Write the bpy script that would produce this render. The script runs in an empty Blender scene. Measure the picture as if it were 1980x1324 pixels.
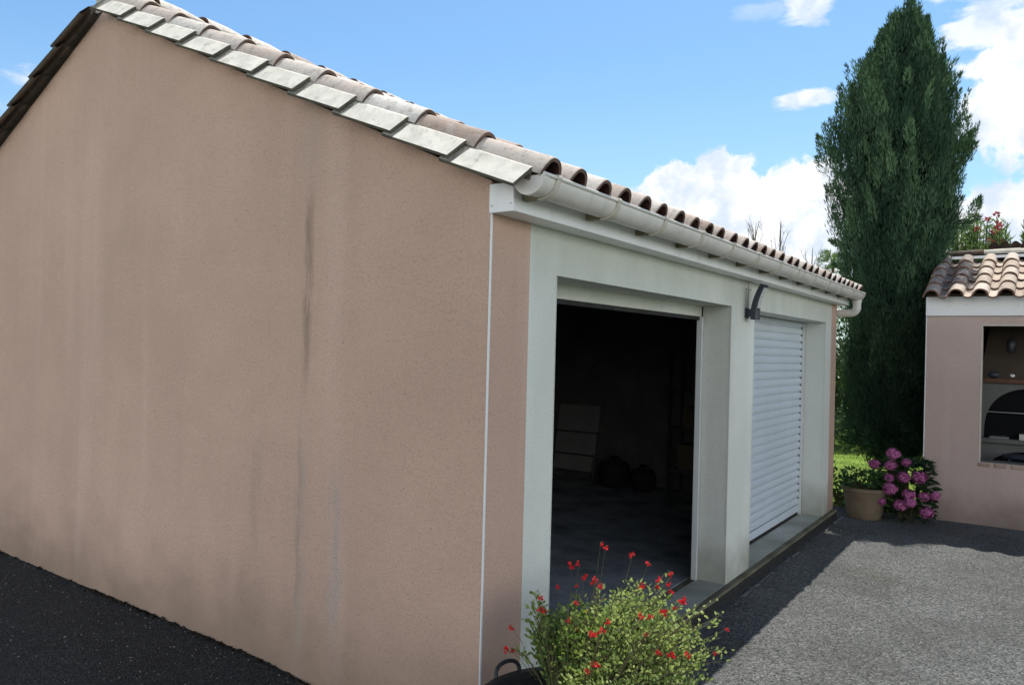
import bpy, math, random
from mathutils import Vector, Matrix, Quaternion
R = random.Random(7)
sc = bpy.context.scene
COL = sc.collection
PI = math.pi

# ------------------------------------------------------------------ helpers
class MB:
    """collects faces (with material index and tint) and links them as one mesh object"""
    def __init__(s): s.v = []; s.f = []; s.mi = []; s.t = []
    def face(s, pts, mi=0, t=0.5):
        b = len(s.v); s.v += [tuple(p) for p in pts]; s.f.append(tuple(range(b, b+len(pts)))); s.mi.append(mi); s.t.append(t)
    def grid(s, rows, mi=0, t=0.5, close=False):
        """rows: list of equal-length point lists, shared vertices"""
        b = len(s.v); n = len(rows[0])
        for r in rows: s.v += [tuple(p) for p in r]
        for i in range(len(rows)-1):
            for j in range(n if close else n-1):
                k = (j+1) % n
                s.f.append((b+i*n+j, b+i*n+k, b+(i+1)*n+k, b+(i+1)*n+j)); s.mi.append(mi); s.t.append(t)
    def box(s, x0, x1, y0, y1, z0, z1, mi=0, t=0.5, M=None, bev=0.0):
        c = [Vector(p) for p in ((x0,y0,z0),(x1,y0,z0),(x1,y1,z0),(x0,y1,z0),(x0,y0,z1),(x1,y0,z1),(x1,y1,z1),(x0,y1,z1))]
        if M is not None: c = [M @ p for p in c]
        b = len(s.v); s.v += [tuple(p) for p in c]
        for f in ((0,3,2,1),(4,5,6,7),(0,1,5,4),(1,2,6,5),(2,3,7,6),(3,0,4,7)):
            s.f.append(tuple(b+i for i in f)); s.mi.append(mi); s.t.append(t)
    def tube(s, path, rad, n=10, mi=0, t=0.5, caps=True):
        path = [Vector(p) for p in path]
        if not isinstance(rad, (list, tuple)): rad = [rad]*len(path)
        rows = []; up = None
        for i, p in enumerate(path):
            d = (path[min(i+1, len(path)-1)] - path[max(i-1, 0)]).normalized()
            if up is None:
                up = Vector((0,0,1)) if abs(d.z) < .9 else Vector((1,0,0))
            a = d.cross(up).normalized(); up = a.cross(d).normalized()
            rows.append([p + (a*math.cos(2*PI*k/n) + up*math.sin(2*PI*k/n))*rad[i] for k in range(n)])
        s.grid(rows, mi, t, True)
        if caps:
            s.face(rows[0][::-1], mi, t); s.face(rows[-1], mi, t)
    def lathe(s, prof, c, n=40, mi=0, t=0.5):
        rows = [[(c[0]+r*math.cos(2*PI*k/n), c[1]+r*math.sin(2*PI*k/n), c[2]+z) for k in range(n)] for r, z in prof]
        s.grid(rows, mi, t, True)
    def leaf(s, p, d, side, L, W, t=0.5, mi=0, fold=0.25):
        """one folded leaf of two triangles-pairs"""
        d = d.normalized(); side = (side - d*side.dot(d))
        side = side.normalized() if side.length > 1e-5 else d.orthogonal().normalized()
        nn = d.cross(side)
        m = p + d*L*.45
        b = len(s.v)
        s.v += [tuple(p), tuple(m + side*W*.5 + nn*W*fold), tuple(p + d*L), tuple(m - side*W*.5 + nn*W*fold)]
        s.f += [(b, b+1, b+2), (b, b+2, b+3)]; s.mi += [mi, mi]; s.t += [t, t]
    def build(s, name, mats, parent=None, smooth=False, loc=None):
        me = bpy.data.meshes.new(name); me.from_pydata(s.v, [], s.f)
        if not isinstance(mats, (list, tuple)): mats = [mats]
        for m in mats: me.materials.append(m)
        me.polygons.foreach_set('material_index', s.mi)
        a = me.attributes.new('tint', 'FLOAT', 'FACE'); a.data.foreach_set('value', s.t)
        if smooth:
            me.polygons.foreach_set('use_smooth', [True]*len(s.f))
            if smooth != 'all':
                try: me.set_sharp_from_angle(angle=math.radians(smooth if smooth is not True else 40))
                except Exception: pass
        me.update()
        o = bpy.data.objects.new(name, me); COL.objects.link(o)
        if loc is not None: o.location = loc
        if parent is not None:
            o.parent = parent
            o.matrix_parent_inverse = Matrix.Translation(parent.location).inverted()
        return o

def bevel(o, w=.004, seg=2, ang=40):
    m = o.modifiers.new('bevel', 'BEVEL'); m.width = w; m.segments = seg; m.limit_method = 'ANGLE'; m.angle_limit = math.radians(ang)
    return o
def thing(name, label, cat, loc=(0,0,0), group=None):
    o = bpy.data.objects.new(name, None); COL.objects.link(o); o.location = loc; o.empty_display_size = .2
    o['label'] = label; o['category'] = cat
    if group: o['group'] = group
    return o
def tag(o, label=None, cat=None, group=None, kind=None):
    if label: o['label'] = label
    if cat: o['category'] = cat
    if group: o['group'] = group
    if kind: o['kind'] = kind
    return o

# ------------------------------------------------------------------ materials
class NT:
    def __init__(s, name):
        s.m = bpy.data.materials.new(name); s.m.use_nodes = True; s.t = s.m.node_tree
        s.b = s.t.nodes['Principled BSDF']; s.out = s.t.nodes['Material Output']
    def n(s, typ, **kw):
        nd = s.t.nodes.new(typ)
        for k, v in kw.items():
            if k.startswith('i_'):
                key = k[2:]; key = int(key) if key.isdigit() else key
                nd.inputs[key].default_value = v
            else: setattr(nd, k, v)
        return nd
    def l(s, a, b): s.t.links.new(a, b)
    def geo(s): return s.n('ShaderNodeNewGeometry').outputs['Position']
    def math(s, op, a, b=None, clamp=False):
        nd = s.n('ShaderNodeMath', operation=op, use_clamp=clamp)
        for i, x in enumerate((a, b)):
            if x is None: continue
            if isinstance(x, (int, float)): nd.inputs[i].default_value = x
            else: s.l(x, nd.inputs[i])
        return nd.outputs[0]
    def rng(s, x, a, b, c=0., d=1., smooth=True):
        nd = s.n('ShaderNodeMapRange', interpolation_type='SMOOTHSTEP' if smooth else 'LINEAR')
        s.l(x, nd.inputs[0])
        for i, v in enumerate((a, b, c, d)): nd.inputs[1+i].default_value = v
        return nd.outputs[0]
    def noise(s, scale, detail=3., rough=.55, vec=None, stretch=None, dist=0.):
        vec = vec if vec is not None else s.geo()
        if stretch is not None:
            mp = s.n('ShaderNodeMapping'); s.l(vec, mp.inputs[0]); mp.inputs['Scale'].default_value = stretch; vec = mp.outputs[0]
        nd = s.n('ShaderNodeTexNoise'); s.l(vec, nd.inputs['Vector'])
        nd.inputs['Scale'].default_value = scale; nd.inputs['Detail'].default_value = detail; nd.inputs['Roughness'].default_value = rough
        nd.inputs['Distortion'].default_value = dist
        return nd.outputs['Fac']
    def mix(s, f, a, b, mode='MIX'):
        nd = s.n('ShaderNodeMix', data_type='RGBA', blend_type=mode)
        for sock, x in ((nd.inputs[0], f), (nd.inputs[6], a), (nd.inputs[7], b)):
            if isinstance(x, (int, float)): sock.default_value = x
            elif isinstance(x, (tuple, list)): sock.default_value = (*x[:3], 1)
            else: s.l(x, sock)
        return nd.outputs[2]
    def col(s, x):
        if isinstance(x, (tuple, list)): s.b.inputs['Base Color'].default_value = (*x[:3], 1)
        else: s.l(x, s.b.inputs['Base Color'])
    def bump(s, h, strength=.3, dist=.01):
        nd = s.n('ShaderNodeBump'); nd.inputs['Strength'].default_value = strength; nd.inputs['Distance'].default_value = dist
        s.l(h, nd.inputs['Height']); s.l(nd.outputs[0], s.b.inputs['Normal'])
    def rough(s, v, spec=.5):
        if isinstance(v, (int, float)): s.b.inputs['Roughness'].default_value = v
        else: s.l(v, s.b.inputs['Roughness'])
        s.b.inputs['Specular IOR Level'].default_value = spec
    def tint(s): return s.n('ShaderNodeAttribute', attribute_name='tint').outputs['Fac']
    def sep(s):
        nd = s.n('ShaderNodeSeparateXYZ'); s.l(s.geo(), nd.inputs[0]); return nd.outputs

def m_stucco(name, base, dirt=(.16,.14,.09), base_z=0.0, streaks=False, grain=.6, dirt_h=.55, dirt_amt=.6):
    k = NT(name); X, Y, Z = k.sep()
    c = k.mix(k.rng(k.noise(.9, 4, .6), .35, .7), tuple(v*.93 for v in base), tuple(min(1, v*1.06) for v in base))
    # faint vertical weather streaks
    st = k.noise(3.2, 3, .6, stretch=(1, 1, .07))
    c = k.mix(k.math('MULTIPLY', k.rng(st, .52, .75), .16), c, tuple(v*.70 for v in base))
    c = k.mix(k.math('MULTIPLY', k.rng(k.noise(2.1, 3, .5, stretch=(1.3, 1.3, .1)), .55, .72), .30), c, tuple(min(1, v*1.2 + .03) for v in (base[0]*.96, base[1], base[2]*1.05)))
    if streaks: c = k.mix(k.math('MULTIPLY', k.rng(X, -2.8, -.1), .20), c, tuple(v*.35 for v in base))  # gable gets darker towards the near corner
    # grime creeping up from the ground
    zz = k.math('ADD', k.math('SUBTRACT', Z, base_z), k.math('MULTIPLY', k.math('SUBTRACT', k.noise(1.7, 5, .6, stretch=(1, 1, 1.1)), .5), -.75))
    c = k.mix(k.math('MULTIPLY', k.rng(zz, dirt_h*1.25, -.15), dirt_amt), c, dirt)
    if streaks:
        wob = k.math('MULTIPLY', k.math('SUBTRACT', k.noise(2.5, 3, .5, stretch=(0, 0, 1)), .5), .10)
        def streak(x0, w, z0, z1, z2, z3, colr, amt):
            nonlocal c
            dx = k.math('ABSOLUTE', k.math('SUBTRACT', k.math('ADD', X, wob), x0))
            e = k.math('MULTIPLY', k.rng(dx, w, w*.1), k.rng(k.noise(9, 4, .7, stretch=(3, 1, .35)), .30, .62))
            e = k.math('MULTIPLY', e, k.math('MULTIPLY', k.rng(Z, z0, z1), k.rng(Z, z3, z2)))
            c = k.mix(k.math('MULTIPLY', e, amt), c, colr)
        streak(-1.165, .050, 1.30, 1.95, 2.25, 2.66, (.19, .155, .115), .70)
        streak(-1.175, .07, -.1, .25, .9, 1.5, (.42, .37, .33), .5)
        streak(-1.195, .035, .2, .5, 1.0, 1.45, (.30, .235, .19), .35)
        streak(-1.55, .07, .35, .75, 1.0, 1.35, (.34, .26, .21), .30)
        streak(-.92, .09, .1, .5, .9, 1.2, (.42, .38, .36), .6)
        streak(-1.165, .13, 2.45, 2.7, 2.9, 3.05, (.50, .44, .40), .35)
    if name == 'white_render':
        top = k.math('ADD', Z, k.math('MULTIPLY', k.math('SUBTRACT', k.noise(2.4, 5, .65, stretch=(1, 1, .4)), .5), .5))
        c = k.mix(k.math('MULTIPLY', k.rng(top, 1.85, 2.42), .50), c, (.36, .39, .31))  # towards the top: gutter shade put into the colour, with algae grime
    g = k.noise(95, 4, .75)
    pits = k.math('ADD', k.rng(k.noise(70, 3, .6), .63, .71), k.math('MULTIPLY', k.rng(k.noise(110, 2, .6), .60, .70), .6), True)
    c = k.mix(k.math('MULTIPLY', k.rng(g, .36, .52, 1, 0), .62*grain), c, tuple(v*.55 for v in base))
    c = k.mix(k.math('MULTIPLY', pits, .50*grain), c, tuple(v*.42 for v in base))
    k.col(c); k.rough(.92, .2)
    h = k.math('SUBTRACT', k.math('ADD', g, k.math('MULTIPLY', k.noise(30, 2), .6)), k.math('MULTIPLY', pits, .6))
    k.bump(h, .9*grain, .010)
    return k.m

def m_plain(name, base, rough=.5, spec=.4, var=.08, scale=6., bump=0., dirtc=None, dirt=.25, metal=0.):
    k = NT(name)
    c = k.mix(k.rng(k.noise(scale, 4, .6), .3, .7), tuple(v*(1-var) for v in base), tuple(min(1, v*(1+var)) for v in base))
    if dirtc is not None:
        c = k.mix(k.math('MULTIPLY', k.rng(k.noise(scale*1.7, 5, .7, stretch=(1, 1, .35)), .5, .8), dirt), c, dirtc)
    k.col(c); k.rough(k.rng(k.noise(scale*2, 3), .3, .7, rough*.85, min(1, rough*1.15)), spec)
    k.b.inputs['Metallic'].default_value = metal
    if bump: k.bump(k.noise(scale*14, 3, .6), bump, .004)
    return k.m

def m_tile(name, c0, c1, c2, lichen=.4):
    k = NT(name); t = k.tint()
    r = k.n('ShaderNodeValToRGB'); k.l(t, r.inputs[0]); e = r.color_ramp.elements
    e[0].position = 0; e[0].color = (*c0, 1); e[1].position = 1; e[1].color = (*c2, 1)
    x = e.new(.5); x.color = (*c1, 1)
    c = k.mix(k.math('MULTIPLY', k.rng(k.noise(14, 5, .7), .42, .68), .6), r.outputs[0], (.62, .58, .53))
    c = k.mix(k.math('MULTIPLY', k.rng(k.noise(26, 5, .75), .50, .66), lichen), c, (.13, .115, .10))
    c = k.mix(k.math('MULTIPLY', k.rng(k.noise(90, 3, .7), .58, .72), .35), c, (.16, .14, .12))
    k.col(c); k.rough(.88, .25); k.bump(k.noise(70, 4, .7), .4, .004)
    return k.m

def m_leaf(name, dark, light, trans=.25, rough=.55, spec=.35):
    k = NT(name); t = k.tint()
    c = k.mix(t, dark, light)
    k.col(c); k.rough(rough, spec)
    tr = k.n('ShaderNodeBsdfTranslucent'); k.l(k.mix(.35, c, (light[0]*1.2, light[1]*1.3, light[2]*.6)), tr.inputs[0])
    mx = k.n('ShaderNodeMixShader'); mx.inputs[0].default_value = trans
    k.l(k.b.outputs[0], mx.inputs[1]); k.l(tr.outputs[0], mx.inputs[2]); k.l(mx.outputs[0], k.out.inputs[0])
    return k.m

def m_asphalt():
    k = NT('asphalt')
    v = k.n('ShaderNodeTexVoronoi', i_Scale=105.); k.l(k.geo(), v.inputs['Vector'])
    cell = k.n('ShaderNodeSeparateColor'); k.l(v.outputs['Color'], cell.inputs[0])
    v2 = k.n('ShaderNodeTexVoronoi', i_Scale=48.); k.l(k.geo(), v2.inputs['Vector'])
    cell2 = k.n('ShaderNodeSeparateColor'); k.l(v2.outputs['Color'], cell2.inputs[0])
    base = k.mix(k.rng(cell.outputs[0], .0, 1., smooth=False), (.044, .047, .049), (.225, .234, .229))
    base = k.mix(k.rng(cell.outputs[1], .88, .97), base, (.30, .30, .285))
    base = k.mix(k.math('MULTIPLY', k.rng(cell2.outputs[0], .90, .95), k.rng(v2.outputs['Distance'], .42, .25)), base, (.30, .30, .285))
    patch = k.rng(k.noise(1.3, 5, .65), .35, .7)
    base = k.mix(k.math('MULTIPLY', patch, .45), base, (.055, .056, .050))
    mossy = k.rng(k.noise(.8, 6, .7, stretch=(1, 1.6, 1)), .56, .75)
    base = k.mix(k.math('MULTIPLY', mossy, .55), base, (.085, .080, .045))
    # gable-side strip darkened: the wall's shade put into the asphalt colour
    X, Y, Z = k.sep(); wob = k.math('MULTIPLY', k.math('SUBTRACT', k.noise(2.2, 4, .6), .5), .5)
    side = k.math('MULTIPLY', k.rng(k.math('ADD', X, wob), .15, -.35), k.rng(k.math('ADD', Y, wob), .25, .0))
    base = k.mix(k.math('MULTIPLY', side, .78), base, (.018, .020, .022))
    k.col(base); k.rough(k.rng(cell.outputs[2], 0, 1, .65, .95, smooth=False), .12)
    h = k.math('ADD', k.math('MULTIPLY', v.outputs['Distance'], -1.), k.math('ADD', k.math('MULTIPLY', cell.outputs[0], .5), k.math('MULTIPLY', k.noise(22, 3), .6)))
    k.bump(h, .8, .010)
    return k.m

def m_grass():
    k = NT('grass'); n1 = k.noise(2.2, 5, .65)
    c = k.mix(k.rng(n1, .35, .65), (.16, .26, .045), (.28, .40, .08))
    c = k.mix(k.rng(k.noise(.35, 3), .45, .75), c, (.22, .24, .08)); k.col(c); k.rough(.9, .15); k.bump(k.noise(60, 4, .7), .8, .03)
    return k.m

def m_concrete(name, base, dirtc=(.10,.095,.06), amt=.7):
    k = NT(name)
    c = k.mix(k.rng(k.noise(3.5, 5, .65), .3, .7), tuple(v*.8 for v in base), tuple(v*1.12 for v in base))
    c = k.mix(k.math('MULTIPLY', k.rng(k.noise(2.3, 6, .7), .42, .68), amt), c, dirtc)
    c = k.mix(k.math('MULTIPLY', k.rng(k.noise(55, 3, .7), .58, .7), .4), c, tuple(v*.5 for v in base))
    k.col(c); k.rough(.9, .25); k.bump(k.noise(45, 4, .7), .4, .006)
    return k.m

PINK = (.675, .470, .368)
M = dict(
    stucco=m_stucco('pink_render', PINK, streaks=True, dirt=(.15, .125, .085), base_z=.05, dirt_h=.50, dirt_amt=.65),
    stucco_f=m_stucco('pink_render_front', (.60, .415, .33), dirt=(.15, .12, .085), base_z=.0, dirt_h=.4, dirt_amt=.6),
    stucco2=m_stucco('pink_render_annex', (.52, .40, .36), dirt=(.11, .085, .065), base_z=-.1, dirt_h=.35, dirt_amt=.7, grain=.4),
    white_r=m_stucco('white_render', (.715, .735, .68), dirt=(.19, .185, .12), base_z=-.02, dirt_h=.36, dirt_amt=.75, grain=.45),
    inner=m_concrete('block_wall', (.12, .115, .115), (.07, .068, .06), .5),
    pvc=m_plain('white_pvc', (.76, .78, .79), .35, .5, .03, 3, dirtc=(.33, .33, .28), dirt=.35),
    gutter=m_plain('gutter_pvc', (.70, .68, .64), .4, .5, .05, 5, dirtc=(.28, .25, .20), dirt=.45),
    bracket=m_plain('bracket_pvc', (.58, .55, .47), .5, .4, .08, 9, dirtc=(.25, .22, .15), dirt=.4),
    bracket_d=m_plain('bracket_stain', (.22, .20, .13), .7, .3, .3, 14),
    shutter=m_plain('shutter_alu', (.60, .665, .725), .35, .5, .03, 2.5, dirtc=(.42, .44, .45), dirt=.3),
    rail=m_plain('rail_alu', (.62, .64, .64), .35, .5, .04, 5),
    rubber=m_plain('rubber', (.02, .02, .022), .7, .3),
    tile=m_tile('roof_tile', (.36, .25, .20), (.66, .57, .50), (.84, .80, .74)),
    tile2=m_tile('annex_tile', (.20, .17, .155), (.50, .40, .31), (.74, .65, .55), .5),
    tile_lip=m_plain('tile_lip', (.13, .088, .070), .9, .2, .3, 16, dirtc=(.07, .05, .042), dirt=.6, bump=.3), tile_lip2=m_plain('annex_tile_lip', (.16, .085, .06), .9, .2, .35, 16, bump=.3),
    tile_in=m_plain('tile_clay', (.085, .042, .034), .9, .2, .25, 18, bump=.3),
    verge=m_plain('verge_tile', (.80, .775, .69), .85, .25, .12, 12, dirtc=(.34, .33, .27), dirt=.80, bump=.3),
    verge_edge=m_plain('verge_edge', (.235, .195, .16), .9, .2, .2, 15),
    verge_shade=m_plain('verge_shade', (.27, .26, .22), .9, .2, .25, 25, dirtc=(.12, .115, .09), dirt=.7, bump=.3),  # dark colour standing in for the shade of the flap above
    verge_rim=m_plain('verge_rim', (.12, .115, .09), .9, .2, .25, 18),
    wood=m_plain('roof_wood', (.10, .075, .055), .8, .2, .2, 8),
    slab=m_concrete('concrete_sill', (.175, .16, .115), (.06, .055, .03), .75),
    floor=m_concrete('garage_floor', (.30, .32, .34), (.06, .06, .06), .55),
    mortar=m_concrete('mortar', (.42, .40, .36), (.15, .14, .11), .6),
    tar=m_plain('tar', (.022, .023, .022), .8, .3, .25, 20, dirtc=(.07, .065, .05), dirt=.35, bump=.4),
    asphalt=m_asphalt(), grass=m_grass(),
    charcoal=m_plain('charcoal_plastic', (.030, .036, .052), .45, .5, .1, 20),
    lens=m_plain('lamp_lens', (.55, .58, .58), .25, .5, .05, 30),
    terracotta=m_plain('terracotta', (.17, .13, .088), .85, .25, .15, 9, dirtc=(.10, .085, .05), dirt=.6, bump=.25),
    soil=m_plain('soil', (.035, .026, .018), .95, .1, .4, 40, bump=.8),
    black_pl=m_plain('black_plastic', (.022, .024, .026), .5, .4, .2, 14),
    bark=m_plain('bark', (.10, .075, .055), .95, .1, .3, 14, bump=.8),
    twig=m_plain('twig', (.17, .14, .12), .9, .1, .2, 14),
    stem=m_plain('stem', (.09, .085, .04), .8, .2, .3, 20),
    cypress=m_leaf('cypress_leaf', (.010, .036, .028), (.19, .33, .17), .22, .65, .2),
    core=m_plain('cypress_added_core', (.006, .011, .007), .95, .05, .3, 8),
    laurel=m_leaf('laurel_leaf', (.012, .035, .016), (.07, .13, .05), .2, .35, .5),
    hedge=m_leaf('hedge_leaf', (.008, .022, .008), (.05, .10, .028), .2, .5, .3),
    hyd=m_leaf('hydrangea_leaf', (.012, .035, .014), (.05, .11, .035), .25, .5, .35),
    pot_leaf=m_leaf('potted_leaf', (.02, .06, .02), (.075, .16, .05), .25, .5, .35),
    salvia=m_leaf('salvia_leaf', (.05, .135, .02), (.60, .70, .26), .35, .5, .35),
    olea=m_leaf('oleander_leaf', (.06, .13, .04), (.26, .38, .14), .30, .45, .4),
    pine=m_leaf('feathery_leaf', (.08, .16, .05), (.22, .32, .12), .30, .55, .3),
    pinkf=m_leaf('hydrangea_petal', (.30, .06, .20), (.66, .23, .46), .25, .7, .2),
    redf=m_leaf('salvia_petal', (.50, .012, .022), (.80, .035, .045), .25, .6, .2),
    oleaf=m_leaf('oleander_petal', (.40, .06, .09), (.62, .20, .22), .25, .6, .2),
    yellow=m_leaf('yellow_leaf', (.45, .34, .03), (.6, .5, .08), .3, .5, .3),
    hearth=m_stucco('hearth_render', (.15, .15, .14), base_z=-.5, dirt_h=.2, grain=.3),
    soot=m_plain('soot', (.010, .010, .011), .95, .1),
    inner2=m_plain('annex_inner_wall', (.075, .058, .046), .9, .15, .12, 4),
    brick2=m_plain('mantel_brick', (.14, .075, .05), .9, .2, .2, 10, bump=.3),
    brick=m_plain('clay_brick', (.36, .25, .20), .9, .2, .2, 10, bump=.3),
    steel=m_plain('grill_steel', (.35, .35, .35), .35, .5, .1, 20, metal=.8),
    zinc=m_plain('zinc_flashing', (.13, .15, .19), .5, .5, .15, 6),
    ridge_w=m_plain('ridge_mortar', (.58, .55, .48), .9, .2, .12, 8, dirtc=(.25, .22, .18), dirt=.5, bump=.3),
    browntile=m_plain('brown_tile', (.035, .024, .020), .85, .2, .3, 12),
    card=m_plain('cardboard', (.14, .11, .08), .9, .1, .1, 5),
    pale=m_plain('pale_panel', (.21, .22, .20), .7, .2, .08, 4),
    cloth=m_plain('dark_cloth', (.025, .026, .03), .95, .1, .2, 8),
    brass=m_plain('hood_lamp', (.02, .022, .03), .4, .5),
)

# ------------------------------------------------------------------ camera, sun, sky
cy, cp, cr = .6127, .0054, .0255
fw = Vector((-math.sin(cy)*math.cos(cp), math.cos(cy)*math.cos(cp), math.sin(cp)))
rt = fw.cross(Vector((0,0,1))).normalized(); up = rt.cross(fw)
r2 = rt*math.cos(cr) + up*math.sin(cr); u2 = up*math.cos(cr) - rt*math.sin(cr)
cam = bpy.data.cameras.new('camera'); co = bpy.data.objects.new('camera', cam); COL.objects.link(co)
mw = Matrix((r2, u2, -fw)).transposed().to_4x4(); mw.translation = (1.9229, -2.562, 1.7525)
co.matrix_world = mw
cam.sensor_width = 36; cam.lens = 36*1458.33/1980; cam.clip_start = .05; cam.clip_end = 2000
sc.camera = co

TOSUN = Vector((-.05, .41, 1.)).normalized()
sl = bpy.data.lights.new('sun', 'SUN'); so = bpy.data.objects.new('sun', sl); COL.objects.link(so)
sl.energy = 5.0; sl.angle = math.radians(.53); sl.color = (1., .955, .88)
so.rotation_mode = 'QUATERNION'; so.rotation_quaternion = TOSUN.to_track_quat('Z', 'Y'); so.location = (0, 4, 12)

def make_world():
    w = bpy.data.worlds.new('World'); sc.world = w; w.use_nodes = True
    t = w.node_tree; bg = t.nodes['Background']
    k = NT.__new__(NT); k.t = t
    sky = t.nodes.new('ShaderNodeTexSky'); sky.sky_type = 'NISHITA'; sky.sun_disc = False
    sky.sun_elevation = math.asin(TOSUN.z); sky.sun_rotation = math.atan2(TOSUN.x, TOSUN.y)
    sky.air_density = 1.0; sky.dust_density = .6; sky.ozone_density = 1.6; sky.altitude = 100
    tc = k.n('ShaderNodeTexCoord').outputs['Generated']
    nv = k.n('ShaderNodeVectorMath', operation='NORMALIZE'); k.l(tc, nv.inputs[0]); vec = nv.outputs[0]
    sp = k.n('ShaderNodeSeparateXYZ'); k.l(vec, sp.inputs[0])
    az = k.math('MULTIPLY', k.math('ARCTAN2', sp.outputs[0], sp.outputs[1]), 180/PI)
    el = k.math('MULTIPLY', k.math('ARCSINE', sp.outputs[2]), 180/PI)
    n1 = k.math('SUBTRACT', k.noise(13, 7, .6, vec=vec), .5)
    n2 = k.math('SUBTRACT', k.noise(34, 3, .55, vec=vec), .5)
    wob = k.math('ADD', k.math('MULTIPLY', n1, 1.5), k.math('MULTIPLY', n2, .7))
    tot = None
    # sky clouds: azimuth, elevation, half-widths in degrees, softness, density
    bil = k.math('SUBTRACT', .32, k.math('ABSOLUTE', n2))
    puff = k.math('ADD', k.math('MULTIPLY', n1, 1.7), k.math('ADD', k.math('MULTIPLY', n2, .5), k.math('MULTIPLY', bil, -.9)))
    wisp = k.math('ADD', k.math('MULTIPLY', k.math('SUBTRACT', k.noise(7, 6, .62, vec=vec, stretch=(1, 1, 3.2), dist=.6), .5), 5.0), k.math('MULTIPLY', n2, 1.2))
    for a0, e0, sa, se, soft, dens, wsp in (
        (-23.4, 10.0, 2.6, 2.9, .22, 1., 0), (-19.2, 9.8, 3.2, 3.4, .22, 1., 0), (-14.2, 9.6, 4.4, 3.3, .22, 1., 0),
        (-27., 7.5, 5., 2.4, .5, .9, 0), (-18, 6., 14, 3.2, .6, 1., 0), (-14.7, 17.55, 1.5, .5, .8, .9, 1),
        (-14.1, 23.4, 1.3, .7, .9, .8, 1), (-17.5, 23.4, 2.0, .4, .9, .3, 1), (1.2, 17.0, 5.2, 4.1, .3, 1., 0), (-3.2, 20.6, 2.4, 1.1, .9, .8, 1), (-2, 23.6, 3.6, 1.2, .9, .85, 1),
        (0.5, 8.0, 6.5, 2.4, .35, 1., 0), (-75, 10., 11., 4., 1.2, .7, 1)):
        dx = k.math('DIVIDE', k.math('SUBTRACT', az, a0), sa); dy = k.math('DIVIDE', k.math('SUBTRACT', el, e0), se)
        d = k.math('SQRT', k.math('ADD', k.math('MULTIPLY', dx, dx), k.math('MULTIPLY', dy, dy)))
        mk = k.rng(k.math('ADD', d, wisp if wsp else puff), 1. + soft*.5, 1. - soft*.5, 0, dens)
        tot = mk if tot is None else k.math('MAXIMUM', tot, mk)
    # a long bank of over-bright cloud added out of view to fill the shaded walls
    off = k.math('ABSOLUTE', k.math('SUBTRACT', k.math('ABSOLUTE', k.math('SUBTRACT', az, FILL_BANKC)), 180))   # 0 opposite, 180 ahead
    fill_bank = k.math('MULTIPLY', k.rng(off, 125, 100), k.math('MULTIPLY', k.rng(k.math('ADD', el, k.math('MULTIPLY', n1, 16)), 23, 18), k.rng(el, -1, 3)))
    shade = k.rng(k.math('ADD', n1, k.math('MULTIPLY', n2, .6)), -.18, .12)
    ccol = k.mix(shade, (7.6, 8.6, 10.2), (11.2, 11.3, 11.4))
    # blue tint gain; the high sky is dimmed to darken the ground shade
    skyc = k.mix(1., sky.outputs[0], (SKYG[0], SKYG[1], SKYG[2]), 'MULTIPLY')
    skyc = k.mix(k.rng(el, 24, 44), skyc, k.mix(1., skyc, (.20, .23, .30), 'MULTIPLY'))
    haze = k.rng(el, 22, 2, 0., .34)
    skyc = k.mix(haze, skyc, (7.2, 8.6, 10.2))
    fin = k.mix(k.math('MULTIPLY', fill_bank, .92), k.mix(tot, skyc, ccol), (FILL_BANK[0], FILL_BANK[1], FILL_BANK[2]))
    k.l(fin, bg.inputs['Color']); bg.inputs['Strength'].default_value = .1
FILL_BANKC = -20.; FILL_BANK = (24.5, 24.6, 24.1)
SKYG = (1.30, 1.68, 1.80)
make_world()
sc.view_settings.view_transform = 'Standard'; sc.view_settings.look = 'None'; sc.view_settings.exposure = 0
sc.cycles.max_bounces = 5; sc.cycles.diffuse_bounces = 4; sc.cycles.glossy_bounces = 2; sc.cycles.transmission_bounces = 3; sc.cycles.use_adaptive_sampling = True; sc.cycles.adaptive_threshold = .02; sc.cycles.use_denoising = True
try: sc.cycles.caustics_reflective = False; sc.cycles.caustics_refractive = False
except Exception: pass

# ------------------------------------------------------------------ ground
def sm(x): x = max(0, min(1, x)); return x*x*(3-2*x)
def gz(x, y):   # height of the paved yard
    a = sm((-.1 - x)/1.4) * sm((.12 - y)/.06)
    return -.1 + .15*a
g = MB(); g.face([(-300,-300,-.16),(300,-300,-.16),(300,300,-.16),(-300,300,-.16)])
tag(g.build('ground', M['grass']), kind='structure')
d = MB()
xs = [-30,-20,-14,-10] + [-8+.25*i for i in range(57)] + [7,9,13,20,30]
ys = [-30,-20,-12,-8,-6,-4,-3,-2,-1.5,-1,-.7,-.5,-.3,-.15,0,.04,.08,.12,.16,.3] + [.6+.3*i for i in range(22)] + [7.36]
rows = [[(x, y + (0 if y < 7.3 else .05*math.sin(x*5) + .03*math.sin(x*13.)), gz(x, y)) for x in xs] for y in ys]
d.grid(rows)
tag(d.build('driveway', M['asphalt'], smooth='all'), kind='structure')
lw = MB(); n = 40
rows = [[(-60 + 3*i, 7.20 + (j**1.7)*.075, -.125 + .012*math.sin(i*2.1+j)) for i in range(n+1)] for j in range(60)]
lw.grid(rows); tag(lw.build('lawn', M['grass'], smooth='all'), kind='structure')
gr = MB()
for i in range(15000):
    y = 7.45 + 8*R.random()**1.2; x = -2.6 + 3.8*R.random()
    if y < 8 and R.random() < .45: continue
    p = Vector((x, y, -.13)); a = R.uniform(0, 2*PI)
    gr.leaf(p, Vector((R.uniform(-.5,.5), R.uniform(-.5,.5), 1)), Vector((math.cos(a), math.sin(a), 0)), R.uniform(.025,.06), .010, R.random())
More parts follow.
